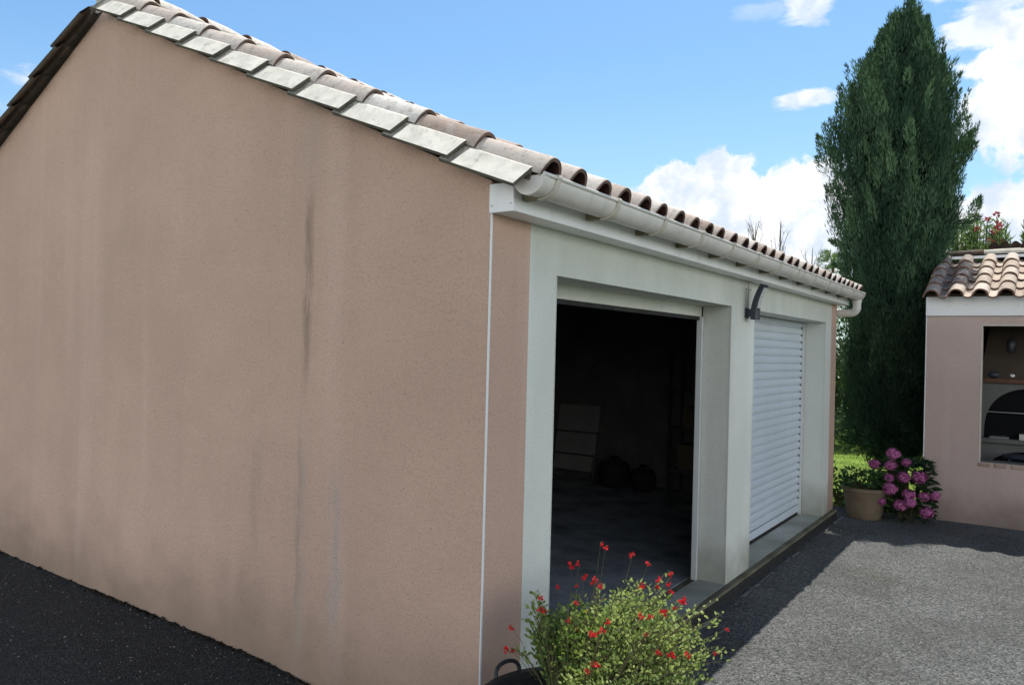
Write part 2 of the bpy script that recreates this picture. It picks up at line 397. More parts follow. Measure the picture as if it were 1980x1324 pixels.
M['blade'] = m_leaf('grass_blade', (.16, .28, .04), (.36, .50, .11), .35, .6, .2)
tag(gr.build('lawn_grass', M['blade']), 'short sunlit lawn grass behind the pot and the cypress', 'grass', kind='stuff')

# broken mortar line where the yard meets the garage sill
mo = MB()
y = .2
while y < 6.6:
    l = R.uniform(.05, .30)
    if R.random() < .8:
        w = R.uniform(.004, .012); xo = .097 + R.uniform(-.006, .006)
        pts = [(xo - w + R.uniform(-.003,.003), y, -.094), (xo + w, y + .01, -.094), (xo + w*R.uniform(.3,1.2), y + l, -.094), (xo - w*R.uniform(.3,1.2), y + l, -.094)]
        mo.face(pts)
    y += l + R.uniform(.01, .12)
tag(mo.build('kerb_joint', M['mortar']), kind='structure')

gv = MB()
for i in range(1500):
    q = R.random()
    if q < .45: x, y = -R.random()*4.5, -.03 - abs(R.gauss(0, .5))
    elif q < .75: x, y = .11 + abs(R.gauss(0, .18)), R.uniform(.3, 6.8)
    else: x, y = R.uniform(.2, 3.2), R.uniform(1.2, 7.2)
    s_ = R.uniform(.0022, .0055)*(1 if R.random() < .92 else 1.6); c = Vector((x, y, gz(x, y) + s_*.5))
    a = [c + Vector((s_*R.uniform(.8,1.5)*math.cos(k*PI/2+R.uniform(-.4,.4)), s_*R.uniform(.8,1.5)*math.sin(k*PI/2+R.uniform(-.4,.4)), -s_*.5)) for k in range(4)]
    tp = c + Vector((R.uniform(-.3,.3)*s_, R.uniform(-.3,.3)*s_, s_*.7)); t_ = R.random()
    for k in range(4): gv.face([a[k], a[(k+1)%4], tp], 0, t_)
M['gravel'] = m_leaf('gravel', (.06, .06, .057), (.30, .295, .28), 0., .9, .2)
tag(gv.build('loose_gravel', M['gravel']), 'loose pale grit scattered over the asphalt yard', 'gravel', kind='stuff')

# ------------------------------------------------------------------ garage
L = 6.606; XA = -3.3507; ZA = 3.9574; MS = .4489; ZD = 2.1; DEP = .2229; FAR = -6.7014
wl = lambda x: ZA - MS*abs(x - XA)
garage = thing('garage', 'pink rendered double garage with tiled gable roof, one roller door open and one shut', 'garage', (-3.35, 3.3, 0))

def wall_panel(name, us, zs, solid, mat_of, mats, axis, o0, o1, parent):
    """a wall of thickness o0..o1 from a grid of cells; openings get reveals"""
    b = MB()
    P = (lambda u, z, o: (o, u, z)) if axis == 'x' else (lambda u, z, o: (u, o, z))
    nu, nz = len(us)-1, len(zs)-1
    S = lambda i, j: 0 <= i < nu and 0 <= j < nz and solid(i, j)
    for i in range(nu):
        for j in range(nz):
            if not S(i, j): continue
            a, c, e, f = us[i], us[i+1], zs[j], zs[j+1]; mi = mat_of(i, j)
            b.face([P(a,e,o0),P(c,e,o0),P(c,f,o0),P(a,f,o0)], mi); b.face([P(a,e,o1),P(a,f,o1),P(c,f,o1),P(c,e,o1)], len(mats)-1)
            if not S(i-1, j): b.face([P(a,e,o0),P(a,f,o0),P(a,f,o1),P(a,e,o1)], mi)
            if not S(i+1, j): b.face([P(c,e,o0),P(c,e,o1),P(c,f,o1),P(c,f,o0)], mi)
            if not S(i, j-1): b.face([P(a,e,o0),P(a,e,o1),P(c,e,o1),P(c,e,o0)], mi)
            if not S(i, j+1): b.face([P(a,f,o0),P(c,f,o0),P(c,f,o1),P(a,f,o1)], mi)
    return b.build(name, mats, parent)

S1, D1A, D1B, D2A, D2B, S2 = .3001, .5308, 3.0398, 3.5925, 6.0737, 6.348
us = [.0, S1, D1A, D1B, D2A, D2B, S2, L]; zs = [-.12, 0.002, ZD, 2.44]
fac = wall_panel('facade_wall', us, zs, lambda i, j: not (i in (2, 4) and j in (1,)) , lambda i, j: 1 if 0 < i < 6 else 0,
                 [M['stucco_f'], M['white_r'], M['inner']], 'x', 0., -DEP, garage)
def gable(y0, y1, name):
    b = MB()
    po = [(-DEP-.003 if False else -.0, 0), (FAR, 0)]
    prof = [(-.001, -.12), (-.001, wl(0)), (XA, ZA), (FAR, wl(FAR)), (FAR, -.12)]
    b.face([(x, y0, z) for x, z in prof], 0); b.face([(x, y1, z) for x, z in prof][::-1], 1)
    for i in range(5):
        (xa, za), (xb, zb) = prof[i], prof[(i+1) % 5]
        b.face([(xa,y0,za),(xa,y1,za),(xb,y1,zb),(xb,y0,zb)], 0)
    return b.build(name, [M['stucco'], M['inner']], garage)
gable(-.002, .16, 'gable_wall'); gable(L+.002, L-.16, 'gable_wall')
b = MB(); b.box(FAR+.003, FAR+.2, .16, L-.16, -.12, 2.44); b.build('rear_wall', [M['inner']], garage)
b = MB(); b.box(FAR+.2, .05, .003, L-.003, -.125, 0.0); sl_o = b.build('floor_slab', [M['slab']], garage); bevel(sl_o, .008)
b = MB(); b.box(.046, .0545, .004, L-.004, -.13, -.022); b.build('sill_edge', M['tar'], garage)
b = MB(); b.box(FAR+.21, -DEP-.06, .165, L-.165, -.01, .004); b.build('floor', [M['floor']], garage)

# corner beads
for (x, y) in ((0.0, 0.0),):
    b = MB(); b.box(-.002, .003, -.005, .005, -.1, 2.318); b.build('corner_bead', M['pvc'], garage)
for y in (D1A, D1B, D2A, D2B):
    b = MB(); s = 1 if y in (D1A, D2A) else -1
    b.box(-.004, .003, min(y, y+s*.004), max(y, y+s*.004), .003, ZD-.003); b.build('corner_bead', M['white_r'], garage)

# roof ---------------------------------------------------------------
def tile_rows(b, org, ua, va, nrm, cols, rows, P, gauge, aw, ah, tone, th=.018, seg=14, jit=.006, mi_top=0, mi_end=1):
    """roll tiles. org: upper-start point on base plane; ua along the eave, va down the slope"""
    prof = []
    for i in range(seg+1):
        a = PI*i/seg; prof.append((aw/2 - aw/2*math.cos(a), .016 + ah*math.sin(a)**(1.5 if a < PI*.28 else (.85 + .65*max(0, 1-(a-PI*.28)/.5)))))
    cw = P - aw
    for i in range(1, 5):
        q = i/5; prof.append((aw + cw*q, .016 - .014*math.sin(PI*q)))
    prof.append((P, .016))
    for r in range(rows):
        for c in range(cols):
            du = R.uniform(-jit, jit); dv = R.uniform(-jit, jit)*1.6; lift = R.uniform(0, .004)
            tt = tone(c, r)
            v0 = r*gauge - .06 + dv; v1 = (r+1)*gauge + dv
            def pt(u, h, v, k): return org + ua*(c*P + u + du) + va*v + nrm*(h + k)
            kk = lambda v: (.027 + lift)*(v - v0)/(v1 - v0)
            vm = v1 - .006
            top = [[pt(u, h, v, kk(v)) for u, h in prof] for v in (v0, (v0+v1)/2, vm)]
            b.grid(top, mi_top, tt)
            # rounded lip, end face and underside
            e0 = [pt(u, h - .003, v1, kk(v1)) for u, h in prof]
            inn = [((u - aw/2)*.83 + aw/2 if u < aw else u, max(h - th, -.006) if u < aw*.98 and u > aw*.02 else h - th) for u, h in prof]
            e1 = [pt(u, h, v1, kk(v1)) for u, h in inn]
            e2 = [pt(u, h, v1 - .16, kk(v1 - .16)) for u, h in inn]
            b.grid([top[-1], e0], mi_top, tt*.6); b.grid([e0, e1], 2, tt); b.grid([e1, e2], mi_end, tt)

BV = .062
GX = .3415
g_sl = GX*math.sqrt(1+MS*MS)
def garage_slope(side):
    sx = 1 if side == 'front' else -1
    n_ = Vector((MS*sx, 0, 1)).normalized(); va = Vector((sx, 0, -MS)).normalized(); ua = Vector((0, 1, 0))
    xe = .245; x_top = xe - 10*GX                 # ten courses up from the eave
    xw = lambda q: q if sx > 0 else 2*XA - q      # mirror across the ridge
    z_top = wl(x_top) + BV
    roof = MB()
    def tone(c, r):
        t = R.gauss(.64, .24)
        if R.random() < .10: t = R.uniform(.0, .3)
        return max(0, min(1, t))
    P = .2212; cols = 30
    org = Vector((xw(x_top), -.044, z_top))
    if sx > 0: tile_rows(roof, org, ua, va, n_, cols, 10, P, g_sl, .148, .084, tone)
    else: tile_rows(roof, org, ua, va, n_, cols, 10, P, g_sl, .148, .084, tone)
    o = roof.build('roof', [M['tile'], M['tile_in'], M['tile_lip']], garage, smooth=35)
    # boarding under the tiles
    b = MB()
    x0, x1 = xw(XA + .02), xw(-.02)
    def q(x, y, dz): return (x, y, wl(x) + dz)
    A = [q(x0,.004,.012), q(x1,.004,.012), q(x1,L-.02,.012), q(x0,L-.02,.012)]; B = [q(x0,.004,.035), q(x1,.004,.035), q(x1,L-.02,.035), q(x0,L-.02,.035)]
    b.face(A); b.face(B[::-1])
    for i in range(4): b.face([A[i], A[(i+1)%4], B[(i+1)%4], B[i]])
    b.build('roof_boarding', M['wood'], o)
    # verge tiles, both ends
    for end in (0, 1):
        v = MB()
        yy = (lambda y: y) if end == 0 else (lambda y: L - y)
        for k in range(10):
            xl = .222 - k*GX + R.uniform(-.004, .004); xu = xl - GX - .045
            tn = .014                                   # lower end rides on the next tile
            def pt(x, y, dn, low): # dn along the normal from the fold line
                lift = .018 if low else -.008
                base = Vector((xw(x), 0, wl(x) + .100))
                pp = base + n_*(dn + lift); return Vector((pp.x, yy(y), pp.z))
            out = .0 + R.uniform(-.003, .003)
            pr = [(.020, -.034), (-.028, -.034), (-.041, .008), (-.053, .004), (-.128 + out, -.078), ]   # y, dn outer
            pi = [(.020, -.046), (-.032, -.046), (-.040, -.014), (-.046, -.018), (-.116 + out, -.090)]
            sh = [0, 0, 0, .002, .0]
            o1 = [pt(xl + sh[i], y - .004, h, True) for i, (y, h) in enumerate(pr)]; o0 = [pt(xu, y + .004, h, False) for y, h in pr]
            i1 = [pt(xl + sh[i], y - .004, h, True) for i, (y, h) in enumerate(pi)]; i0 = [pt(xu, y + .004, h, False) for y, h in pi]
            t = R.random()
            xm = xl - GX + R.uniform(.02, .05)  # upper end of each flap is painted dark, as if shaded by the next
            om = [pt(xm + (.03 if i == 2 else -.01 if i == 4 else 0) + R.uniform(-.006, .006), y, h, False) for i, (y, h) in enumerate(pr)]
            fr = (xm - xu)/(xl - xu); om = [p0 + (p1 - p0)*((pm.x - p0.x)/(p1.x - p0.x)) for p0, p1, pm in zip(o0, o1, om)]
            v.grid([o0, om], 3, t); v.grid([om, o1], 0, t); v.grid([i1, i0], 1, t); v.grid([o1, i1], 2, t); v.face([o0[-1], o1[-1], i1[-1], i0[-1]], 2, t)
        vo = v.build('verge', [M['verge'], M['verge_edge'], M['verge_rim'], M['verge_shade']], o)
    return o
rf = garage_slope('front'); garage_slope('rear')
# ridge tiles
b = MB(); y = -.055; k = 0
while y < L:
    rows = []
    for (yy, r) in ((y, .118), (y+.2, .112), (y+.42, .100)):
        rows.append([(XA - r*math.cos(PI*i/12)*1.15, yy, ZA + BV + .075 + r*math.sin(PI*i/12)*.75 - (.02 if yy > y+.3 else 0)) for i in range(13)])
    t = R.uniform(.2, 1); b.grid(rows, 0, t)
    inn = [(XA + (p[0]-XA)*.86, p[1], p[2] - .014) for p in rows[0]]; b.grid([rows[0], inn], 1, t); b.grid([inn, [(p[0], p[1]+.2, p[2]) for p in inn]], 1, t)
    y += .38
b.build('ridge', [M['tile'], M['tile_in']], garage, smooth=35)
b = MB(); b.box(XA-.13, XA+.13, .012, L-.03, ZA+.02, ZA+BV+.085); b.build('ridge_bed', M['ridge_w'], garage)

# fascia with boxed end
XF = .1168; ZFB = 2.3147
b = MB(); b.box(XF-.018, XF, .003, L+.04, ZFB+.002, 2.447); b.box(.001, XF-.018, .003, L+.04, ZFB+.002, ZFB+.02)
fa = b.build('fascia', M['pvc'], garage); bevel(fa, .003)
for y0, y1 in ((-.010, .001), (L+.042, L+.052)):
    b = MB(); b.box(-.008, XF+.002, y0, y1, ZFB, 2.438); e = b.build('end_cap', M['pvc'], fa); bevel(e, .003)
    if y0 < 0:
        for (x, z) in ((.006, ZFB+.03), (.104, ZFB+.034)):
            s = MB(); s.tube([(x, y0-.0005, z), (x, y0-.004, z)], .0035, 8); s.build('screw', M['steel'], fa)

# gutter
GXc, GZc, GR = .2055, 2.446, .0725
def arc(r, a0, a1, n, y): return [(GXc + r*math.cos(a0+(a1-a0)*i/n), y, GZc + r*math.sin(a0+(a1-a0)*i/n)) for i in range(n+1)]
b = MB(); y0, y1 = -.03, L+.07
ys_ = [y0 + (y1-y0)*i/12 for i in range(13)]
b.grid([arc(GR, PI, 2*PI, 18, y) for y in ys_]); b.grid([arc(GR-.003, PI, 2*PI, 18, y) for y in ys_[::-1]])
b.tube([(GXc+GR+.002, y0, GZc+.003), (GXc+GR+.002, y1, GZc+.003)], .0085, 10)
gut = b.build('gutter', M['gutter'], garage, smooth=45)
for y in (y0-.002, y1+.002):
    s = 1 if y < 1 else -1
    b = MB(); rim = arc(GR+.004, PI, 2*PI, 20, y); rim2 = [(p[0], p[1]+s*.035, p[2]) for p in rim]
    b.face(rim if s < 0 else rim[::-1]); b.grid([rim, rim2])
    b.build('end_cap', M['gutter'], gut, smooth=40)
for i in range(13):
    y = .075 + .543*i
    b = MB()
    o_ = [arc(GR+.009, PI*1.0, 2*PI+.12, 16, y-.015), arc(GR+.009, PI*1.0, 2*PI+.12, 16, y+.015)]
    i_ = [arc(GR+.0006, PI*1.0, 2*PI+.12, 16, y-.015), arc(GR+.0006, PI*1.0, 2*PI+.12, 16, y+.015)]
    b.grid(o_); b.grid([i_[0], o_[0]]); b.grid([o_[1], i_[1]])
    b.box(XF+.001, XF+.075, y-.022, y+.015, GZc-.078, GZc-.03, 1)
    b.tube([(GXc+GR+.003, y-.015, GZc+.004), (GXc+GR+.003, y+.015, GZc+.004)], .0125, 10)
    b.build('bracket', [M['bracket'], M['bracket_d']], gut, smooth=40)
# outlet and down pipe at the far end
yo = L + .028
b = MB()
path = [(GXc, yo, GZc-.055), (GXc, yo, 2.30)]
for i in range(1, 8):
    a = PI/2*i/7; path.append((GXc - .07 + .07*math.cos(a), yo + .03*math.sin(a), 2.30 - .07*math.sin(a)))
path += [(-.25, yo+.03, 2.222), (-.32, yo+.03, 2.20), (-.35, yo+.03, 2.12), (-.35, yo+.03, 0.)]
b.tube(path, .043, 16)
b.tube([(GXc, yo, GZc-.05), (GXc, yo, 2.345)], .049, 16)
b.build('downpipe', M['gutter'], garage, smooth=50)

# roller doors -------------------------------------------------------
XD = -DEP
b = MB(); b.box(XD-.045, XD-.004, D1A-.03, D1B+.03, 2.018, ZD+.05)
h1 = b.build('roller_door', M['white_r'], garage); bevel(h1, .006)
b = MB(); b.box(XD-.040, XD-.008, D1A+.01, D1B-.045, 1.992, 2.018); b.build('bottom_seal', M['rubber'], h1)
b = MB(); b.box(XD-.30, XD-.05, D1A-.1, D1B+.1, 2.06, 2.34); b.build('roller_box', M['inner'], h1)
for ys0, dr in ((D1B, 2), (D1A, 1), (D2B, 2), (D2A, 1)):
    b = MB(); s = -1 if dr == 2 else 1
    a0, a1 = sorted((ys0 + s*.012, ys0 + s*.040)); b.box(XD-.032, XD+.012, a0, a1, .001, 2.018 if ys0 < 3.3 else ZD-.004)
    r = b.build('guide_rail', M['rail'], garage); bevel(r, .003)
    a0, a1 = sorted((ys0 + s*.001, ys0 + s*.011)); b = MB(); b.box(XD-.03, XD+.002, a0, a1, .001, ZD-.004); b.build('rail_gasket', M['rubber'], r)
# closed shutter: curved slats
b = MB(); pit = .0772; z = .105; ya, yb = D2A+.002, D2B-.040
prof = [(0, .004)]
while z < ZD - .01:
    zt = min(z + pit, ZD+.05)
    for i in range(9):
        q = i/8; prof.append((z + .004 + (zt-z-.008)*q, .004 + .011*math.sin(PI*q)**.7 - .004*q))
    prof.append((zt - .002, -.006)); prof.append((zt + .002, -.006))
    z += pit
prof = [p for p in prof if p[0] < ZD+.03]
xx = XD - .022
b.grid([[(xx + dx, y, zz) for zz, dx in prof[1:]] for y in (ya, yb)])
b.box(xx-.012, xx-.008, ya, yb, .02, ZD+.03)
z = .105
while z < ZD-.05:
    b.box(xx+.001, xx+.017, yb-.008, yb+.001, z+pit-.009, z+pit+.003, 1); z += pit
sh = b.build('roller_shutter', [M['shutter'], M['rubber']], garage, smooth=50)
b = MB(); b.box(xx-.012, xx+.012, ya, yb, .028, .103); bb = b.build('bottom_bar', M['shutter'], sh); bevel(bb, .005)
b = MB(); b.box(xx-.01, xx+.006, ya, yb, .004, .028); b.build('bottom_seal', M['rubber'], sh)

# moss and crumbs where the gable meets the yard
ms = MB()
clumps = [-R.random()*5.2 for _ in range(34)]
for i in range(520):
    x = R.choice(clumps) + R.gauss(0, .07) if R.random() < .75 else -R.random()*5.2
    z0 = gz(x, -.02)
    c = Vector((x, -.004 - abs(R.gauss(0, .018)), z0 + R.uniform(-.006, .003))); s_ = R.uniform(.004, .016)*(1 if R.random() < .9 else 1.7)
    pts = [c + Vector((R.uniform(-1,1)*s_*1.6, R.uniform(-.8,.8)*s_, R.uniform(-.3,.8)*s_)) for _ in range(6)]
    for t3 in ((0,1,2),(0,2,3),(1,2,4),(3,4,5),(0,4,5),(1,3,5)): ms.face([pts[j] for j in t3], 0, R.random())
M['moss'] = m_leaf('moss', (.014, .014, .010), (.060, .050, .036), .0, .95, .05)
tag(ms.build('moss', M['moss']), 'dark moss and crumbs along the foot of the gable wall', 'moss', kind='stuff')

# ------------------------------------------------------------------ wall lamp
lamp = thing('wall_lamp', 'dark curved outdoor lamp on the pillar between the garage doors', 'lamp', (0, 3.39, 2.06))
b = MB(); b.box(.001, .012, 3.345, 3.435, 2.025, 2.105); o = b.build('wall_plate', M['charcoal'], lamp); bevel(o, .004)
b = MB(); b.box(.012, .060, 3.36, 3.42, 2.035, 2.095); o = b.build('arm', M['charcoal'], lamp); bevel(o, .006)
b = MB(); rows = []; lens = []
for i in range(13):
    q = i/12; z = 2.012 + .275*q; xc = .074 + .066*q**1.7 - .010*math.sin(PI*q); w = .056 - .004*abs(q-.5); d_ = .024*(1 - .30*q)
    tz = .26*(q**1.0)
    rows.append([(xc-d_, 3.39-w, z+d_*tz), (xc+d_*.7, 3.39-w, z-d_*tz), (xc+d_, 3.39-w*.8, z-d_*tz), (xc+d_, 3.39+w*.8, z-d_*tz), (xc+d_*.7, 3.39+w, z-d_*tz), (xc-d_, 3.39+w, z+d_*tz)])
    if 4 <= i <= 11: lens.append([(xc+d_+.002, 3.39-w*.72, z-d_*tz), (xc+d_+.002, 3.39+w*.72, z-d_*tz)])
b.grid(rows, close=True); b.face(rows[0][::-1]); b.face(rows[-1])
hd = b.build('lamp_head', M['charcoal'], lamp, smooth=50)
b = MB(); b.grid(lens); b.build('lamp_lens', M['lens'], hd)
b = MB(); b.tube([(.004, 3.425, 2.105), (.004, 3.43, 2.2), (.004, 3.426, 2.313)], .003, 6); b.build('cable', M['bracket'], lamp)
for y in (3.385, 3.465):
    b = MB(); b.tube([(.0005, y, 2.255), (.005, y, 2.255)], .006, 8); b.build('screw', M['charcoal'], lamp)

# ------------------------------------------------------------------ things inside the garage
pn = thing('folded_chair', 'pale folded garden chair leaning against the rear wall inside the open garage', 'chair', (-3.22, 6.2, 0))
Mt = Matrix.Translation((-3.22, 6.22, 0)) @ Matrix.Rotation(-.2, 4, 'X')
for z0, z1, nm in ((.34, .62, 'seat'), (.64, 1.0, 'backrest')):
    b = MB(); b.box(-.31, .31, -.03, .03, z0, z1, M=Mt); o = b.build(nm, M['pale'], pn); bevel(o, .012)
for x in (-.31, .31):
    b = MB(); b.tube([Mt @ Vector((x, 0, .02)), Mt @ Vector((x, 0, .66))], .014, 8); b.build('leg', M['charcoal'], pn)
b = MB(); b.box(-.29, .29, -.02, .02, .12, .32, M=Mt); b.build('foot_rest', M['pale'], pn)
for (x, r, nm) in ((-2.52, .21, 'round black bag on the garage floor next to the folded chair'), (-2.12, .17, 'smaller black bag on the garage floor near the storage rack')):
    b = MB(); prof = [(.001, 0.006)] + [(r*(.72+.28*math.sin(PI*q)), .006 + 2*r*q*.8) for q in (0., .15, .35, .55, .75, .9)] + [(r*.2, r*1.72), (r*.28, r*1.85), (.001, r*1.8)]
    b.lathe(prof, (x, 6.1, 0), 22)
    tag(b.build('storage_bag', M['cloth'], smooth='all'), nm, 'bag', 'bags on the garage floor')
sf = thing('storage_rack', 'grey metal storage rack against the rear wall inside the garage', 'rack', (-1.3, 6.2, 0))
for x in (-1.75, -.85):
    for y in (6.02, 6.4):
        b = MB(); b.box(x-.015, x+.015, y-.015, y+.015, .004, 1.75); b.build('post', M['charcoal'], sf)
for z in (.3, .8, 1.25, 1.7):
    b = MB(); b.box(-1.733, -.867, 6.0, 6.415, z, z+.025); b.build('shelf', M['inner'], sf)
for x0, x1, z, h, lb in ((-1.65, -1.25, .325, .3, 'brown cardboard box on the lowest shelf of the garage rack'), (-1.6, -1.1, .825, .25, 'brown cardboard box on the second shelf of the garage rack'), (-1.5, -.95, 1.275, .28, 'brown cardboard box on the third shelf of the garage rack')):
    b = MB(); b.box(x0, x1, 6.06, 6.36, z+.002, z+h); b.box(x0+.002, x1-.002, 6.19, 6.23, z+h, z+h+.002)
    tag(bevel(b.build('cardboard_box', M['card']), .006), lb, 'box', 'boxes on the garage rack')

# ------------------------------------------------------------------ outdoor kitchen (small building on the right)
BX, BY, BZ = .8192, 7.3534, -.1
kit = thing('outdoor_kitchen', 'small pink rendered outdoor kitchen with a tiled roof and open serving window', 'outbuilding', (2.6, 8.5, BZ))
BXR, BYB = 4.6, 10.0
WX0, WX1, WZ0, WZ1 = 1.376, 3.2, .600, 2.118
wall_panel('front_wall', [BX, WX0, WX1, BXR], [-.14, WZ0, WZ1, 2.40], lambda i, j: not (i == 1 and j == 1), lambda i, j: 0, [M['stucco2'], M['inner2']], 'y', BY, BY+.18, kit)
b = MB(); b.box(BX, BX+.18, BY+.181, BYB, -.14, 2.40); b.box(BXR-.18, BXR, BY+.181, BYB, -.14, 2.40); b.box(BX+.18, BXR-.18, BYB-.18, BYB, -.14, 2.4); b.build('wall', M['stucco2'], kit)
b = MB(); b.box(BX+.18, BXR-.18, 8.95, 9.0, -.14, 3.0); b.build('inner_wall', M['inner2'], kit)
b = MB(); b.box(BX+.18, BXR-.18, BY+.18, 8.95, -.14, -.085); b.build('floor', M['slab'], kit)
b = MB(); b.box(BX-.003, BX+.006, BY-.004, BY+.006, BZ, 2.225); b.build('corner_bead', M['pvc'], kit)
b = MB(); b.box(WX0-.010, WX0+.003, BY-.004, BY+.004, WZ0, WZ1); b.box(WX0-.01, WX1, BY-.004, BY+.004, WZ1, WZ1+.012); b.build('window_trim', M['bracket'], kit)
si = MB()
x = WX0 - .02
while x < WX1:
    si.box(x, x+.115, BY-.008, BY+.09, WZ0-.050, WZ0-.006, 0); x += .155
sio = si.build('sill_brick', M['brick'], kit); bevel(sio, .006)
b = MB(); b.box(WX0+.003, WX1, BY+.001, BY+.2, WZ0-.005, WZ0+.012); b.build('window_sill', M['hearth'], kit)
FZ0, FZ1 = 2.2289, 2.447
b = MB(); b.box(BX-.004, BXR, BY-.032, BY-.004, FZ0, FZ1); o = b.build('fascia', M['pvc'], kit); bevel(o, .003)
for (x, z) in ((1.06, 2.345), (1.22, 2.355), (1.7, 2.34)):
    s = MB(); s.tube([(x, BY-.0325, z), (x, BY-.036, z)], .005, 8); s.build('screw', M['steel'], o)
M2 = .36; YE = 7.13; ZE = 2.398
n2 = Vector((0, -M2, 1)).normalized(); v2 = Vector((0, -1, -M2)).normalized(); u2_ = Vector((1, 0, 0))
G2 = .345; rows2 = 5
top = Vector((.795, YE, ZE)) - v2*(G2*rows2)
b = MB()
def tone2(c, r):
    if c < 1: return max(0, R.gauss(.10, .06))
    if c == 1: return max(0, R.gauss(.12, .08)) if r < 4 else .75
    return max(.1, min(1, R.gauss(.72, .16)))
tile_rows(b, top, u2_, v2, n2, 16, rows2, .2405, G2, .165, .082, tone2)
ro = b.build('roof', [M['tile2'], M['tile_in'], M['tile_lip2']], kit, smooth=35)
# boarding, back slope, flashing, ridge
yr = top.y + .10; zr = top.z + .10*M2
b = MB(); x0, x1 = BX+.01, BXR-.01
A = [(x0, BY-.02, ZE+.08), (x1, BY-.02, ZE+.08), (x1, yr, zr-.012), (x0, yr, zr-.012)]
b.face(A); b.face([(p[0], p[1], p[2]-.05) for p in A][::-1]); b.face([(A[0][0], A[0][1], A[0][2]-.05), (A[1][0], A[1][1], A[1][2]-.05), A[1], A[0]])
b.face([A[0], A[3], (A[3][0], A[3][1], A[3][2]-.05), (A[0][0], A[0][1], A[0][2]-.05)])
b.face([(x0, yr, zr-.012), (x1, yr, zr-.012), (x1, BYB+.1, zr-.5), (x0, BYB+.1, zr-.5)])
b.face([(x0+.01, BY+.19, 2.39), (x0+.01, yr, zr-.07), (x0+.01, BYB, zr-.5)])
b.build('roof_boarding', M['wood'], ro)
b = MB(); q0 = top + n2*.075; b.face([(.84, q0.y-.10, q0.z-.035), (4.7, q0.y-.10, q0.z-.035), (4.7, q0.y+.13, q0.z+.035), (.84, q0.y+.13, q0.z+.035)]); b.build('flashing', M['zinc'], ro)
rb = MB(); x = .85; k = 0
while x < 4.6:
    l = .42 if k else .44
    a = [(.085*math.cos(PI*i/10), .070*math.sin(PI*i/10)) for i in range(11)]
    rws = [[(x + dx, yr + .05 + p[0]*s, zr + .075 + p[1]*s + R.uniform(-.002,.002)) for p in a] for dx, s in ((0, .88), (l*.5, .95), (l, 1.0))]
    rb.grid(rws, 1 if k == 0 else 0, .8); rb.face(rws[0][::-1], 0); rb.face(rws[-1], 0)
    x += l - .03; k += 1
rb.build('ridge', [M['ridge_w'], M['wood']], ro, smooth=40)
# flue with a dark tiled cap behind the ridge
fl = MB(); fl.box(1.42, 2.3, 9.08, 9.5, 2.6, 3.158); flo = fl.build('chimney', M['browntile'], kit)
cp_ = MB(); P = .115; CZ = -.045
rws = []
for y_ in (9.0, 9.6):
    rw = []
    for i in range(10):
        for j in range(5): rw.append((1.335 + i*P + P*j/5, y_, 3.262 + CZ + .05*abs(math.sin(PI*(j/5)))))
    rws.append(rw)
cp_.grid(rws); cp_.grid([[(p[0], p[1], 3.205 + CZ) for p in rws[0]], rws[0]]); cp_.grid([[(p[0], p[1], 3.205 + CZ) for p in rws[1]][::-1], [(p[0], p[1], 3.205 + CZ) for p in rws[0]][::-1]])
cp_.face([rws[0][0], (1.335, 9.0, 3.205+CZ), (1.335, 9.6, 3.205+CZ), rws[1][0]])
cp_.build('chimney_cap', M['browntile'], flo, smooth=40)

# masonry barbecue inside
bq = thing('barbecue', 'white masonry barbecue with arched hearth inside the outdoor kitchen', 'barbecue', (1.95, 8.5, -.085))
hx0, hx1, yf = 1.31, 2.75, 8.2
def arch_panel(x0, x1, z0, z1, ax0, ax1, az0, rise, y, depth, name, mat):
    """front panel with an arched opening, made of strips"""
    b = MB(); n = 28; cx = (ax0+ax1)/2; hw = (ax1-ax0)/2
    b.face([(x0,y,z0),(ax0,y,z0),(ax0,y,z1),(x0,y,z1)]); b.face([(ax1,y,z0),(x1,y,z0),(x1,y,z1),(ax1,y,z1)])
    pts = [(cx - hw*math.cos(PI*i/n), az0 + rise*math.sin(PI*i/n)**.75) for i in range(n+1)]
    for i in range(n):
        (xa, za), (xb, zb) = pts[i], pts[i+1]
        b.face([(xa,y,za),(xb,y,zb),(xb,y,z1),(xa,y,z1)]); b.face([(xa,y,za),(xa,y+depth,za),(xb,y+depth,zb),(xb,y,zb)])
    b.face([(ax0,y,z0),(ax0,y+depth,z0),(ax0,y+depth,az0),(ax0,y,az0)]); b.face([(ax1,y,z0),(ax1,y,az0),(ax1,y+depth,az0),(ax1,y+depth,z0)])
    return b.build(name, mat, bq)
arch_panel(hx0, hx1, .805, 1.462, 1.36, 2.24, .83, .575, yf, .10, 'hearth_arch', M['hearth'])
b = MB(); b.box(hx0+.002, hx1, yf+.1, yf+.62, .80, 1.45); b.build('firebox', M['soot'], bq)
arch_panel(hx0, hx1, -.085, .748, 1.38, 2.2, .3, .36, yf+.01, .10, 'wood_store_arch', M['hearth'])
b = MB(); b.box(hx0+.002, hx1, yf+.11, yf+.62, -.085, .745); b.build('wood_store', M['soot'], bq)
b = MB(); b.box(hx0-.03, hx1, yf-.06, yf+.3, .75, .802); o = b.build('worktop', M['hearth'], bq); bevel(o, .008)
b = MB(); b.box(hx0-.03, hx1, yf-.05, yf+.3, 1.463, 1.52); o = b.build('mantel', M['brick2'], bq); bevel(o, .01)
b = MB(); A = [(hx0, yf, 1.521), (hx1, yf, 1.521), (hx1, yf+.5, 1.521), (hx0, yf+.5, 1.521)]; B = [(hx0+.2, yf+.25, 2.9), (hx1-.2, yf+.25, 2.9), (hx1-.2, yf+.6, 2.9), (hx0+.2, yf+.6, 2.9)]
for i in range(4): b.face([A[i], A[(i+1)%4], B[(i+1)%4], B[i]])
b.build('hood', M['inner2'], bq)
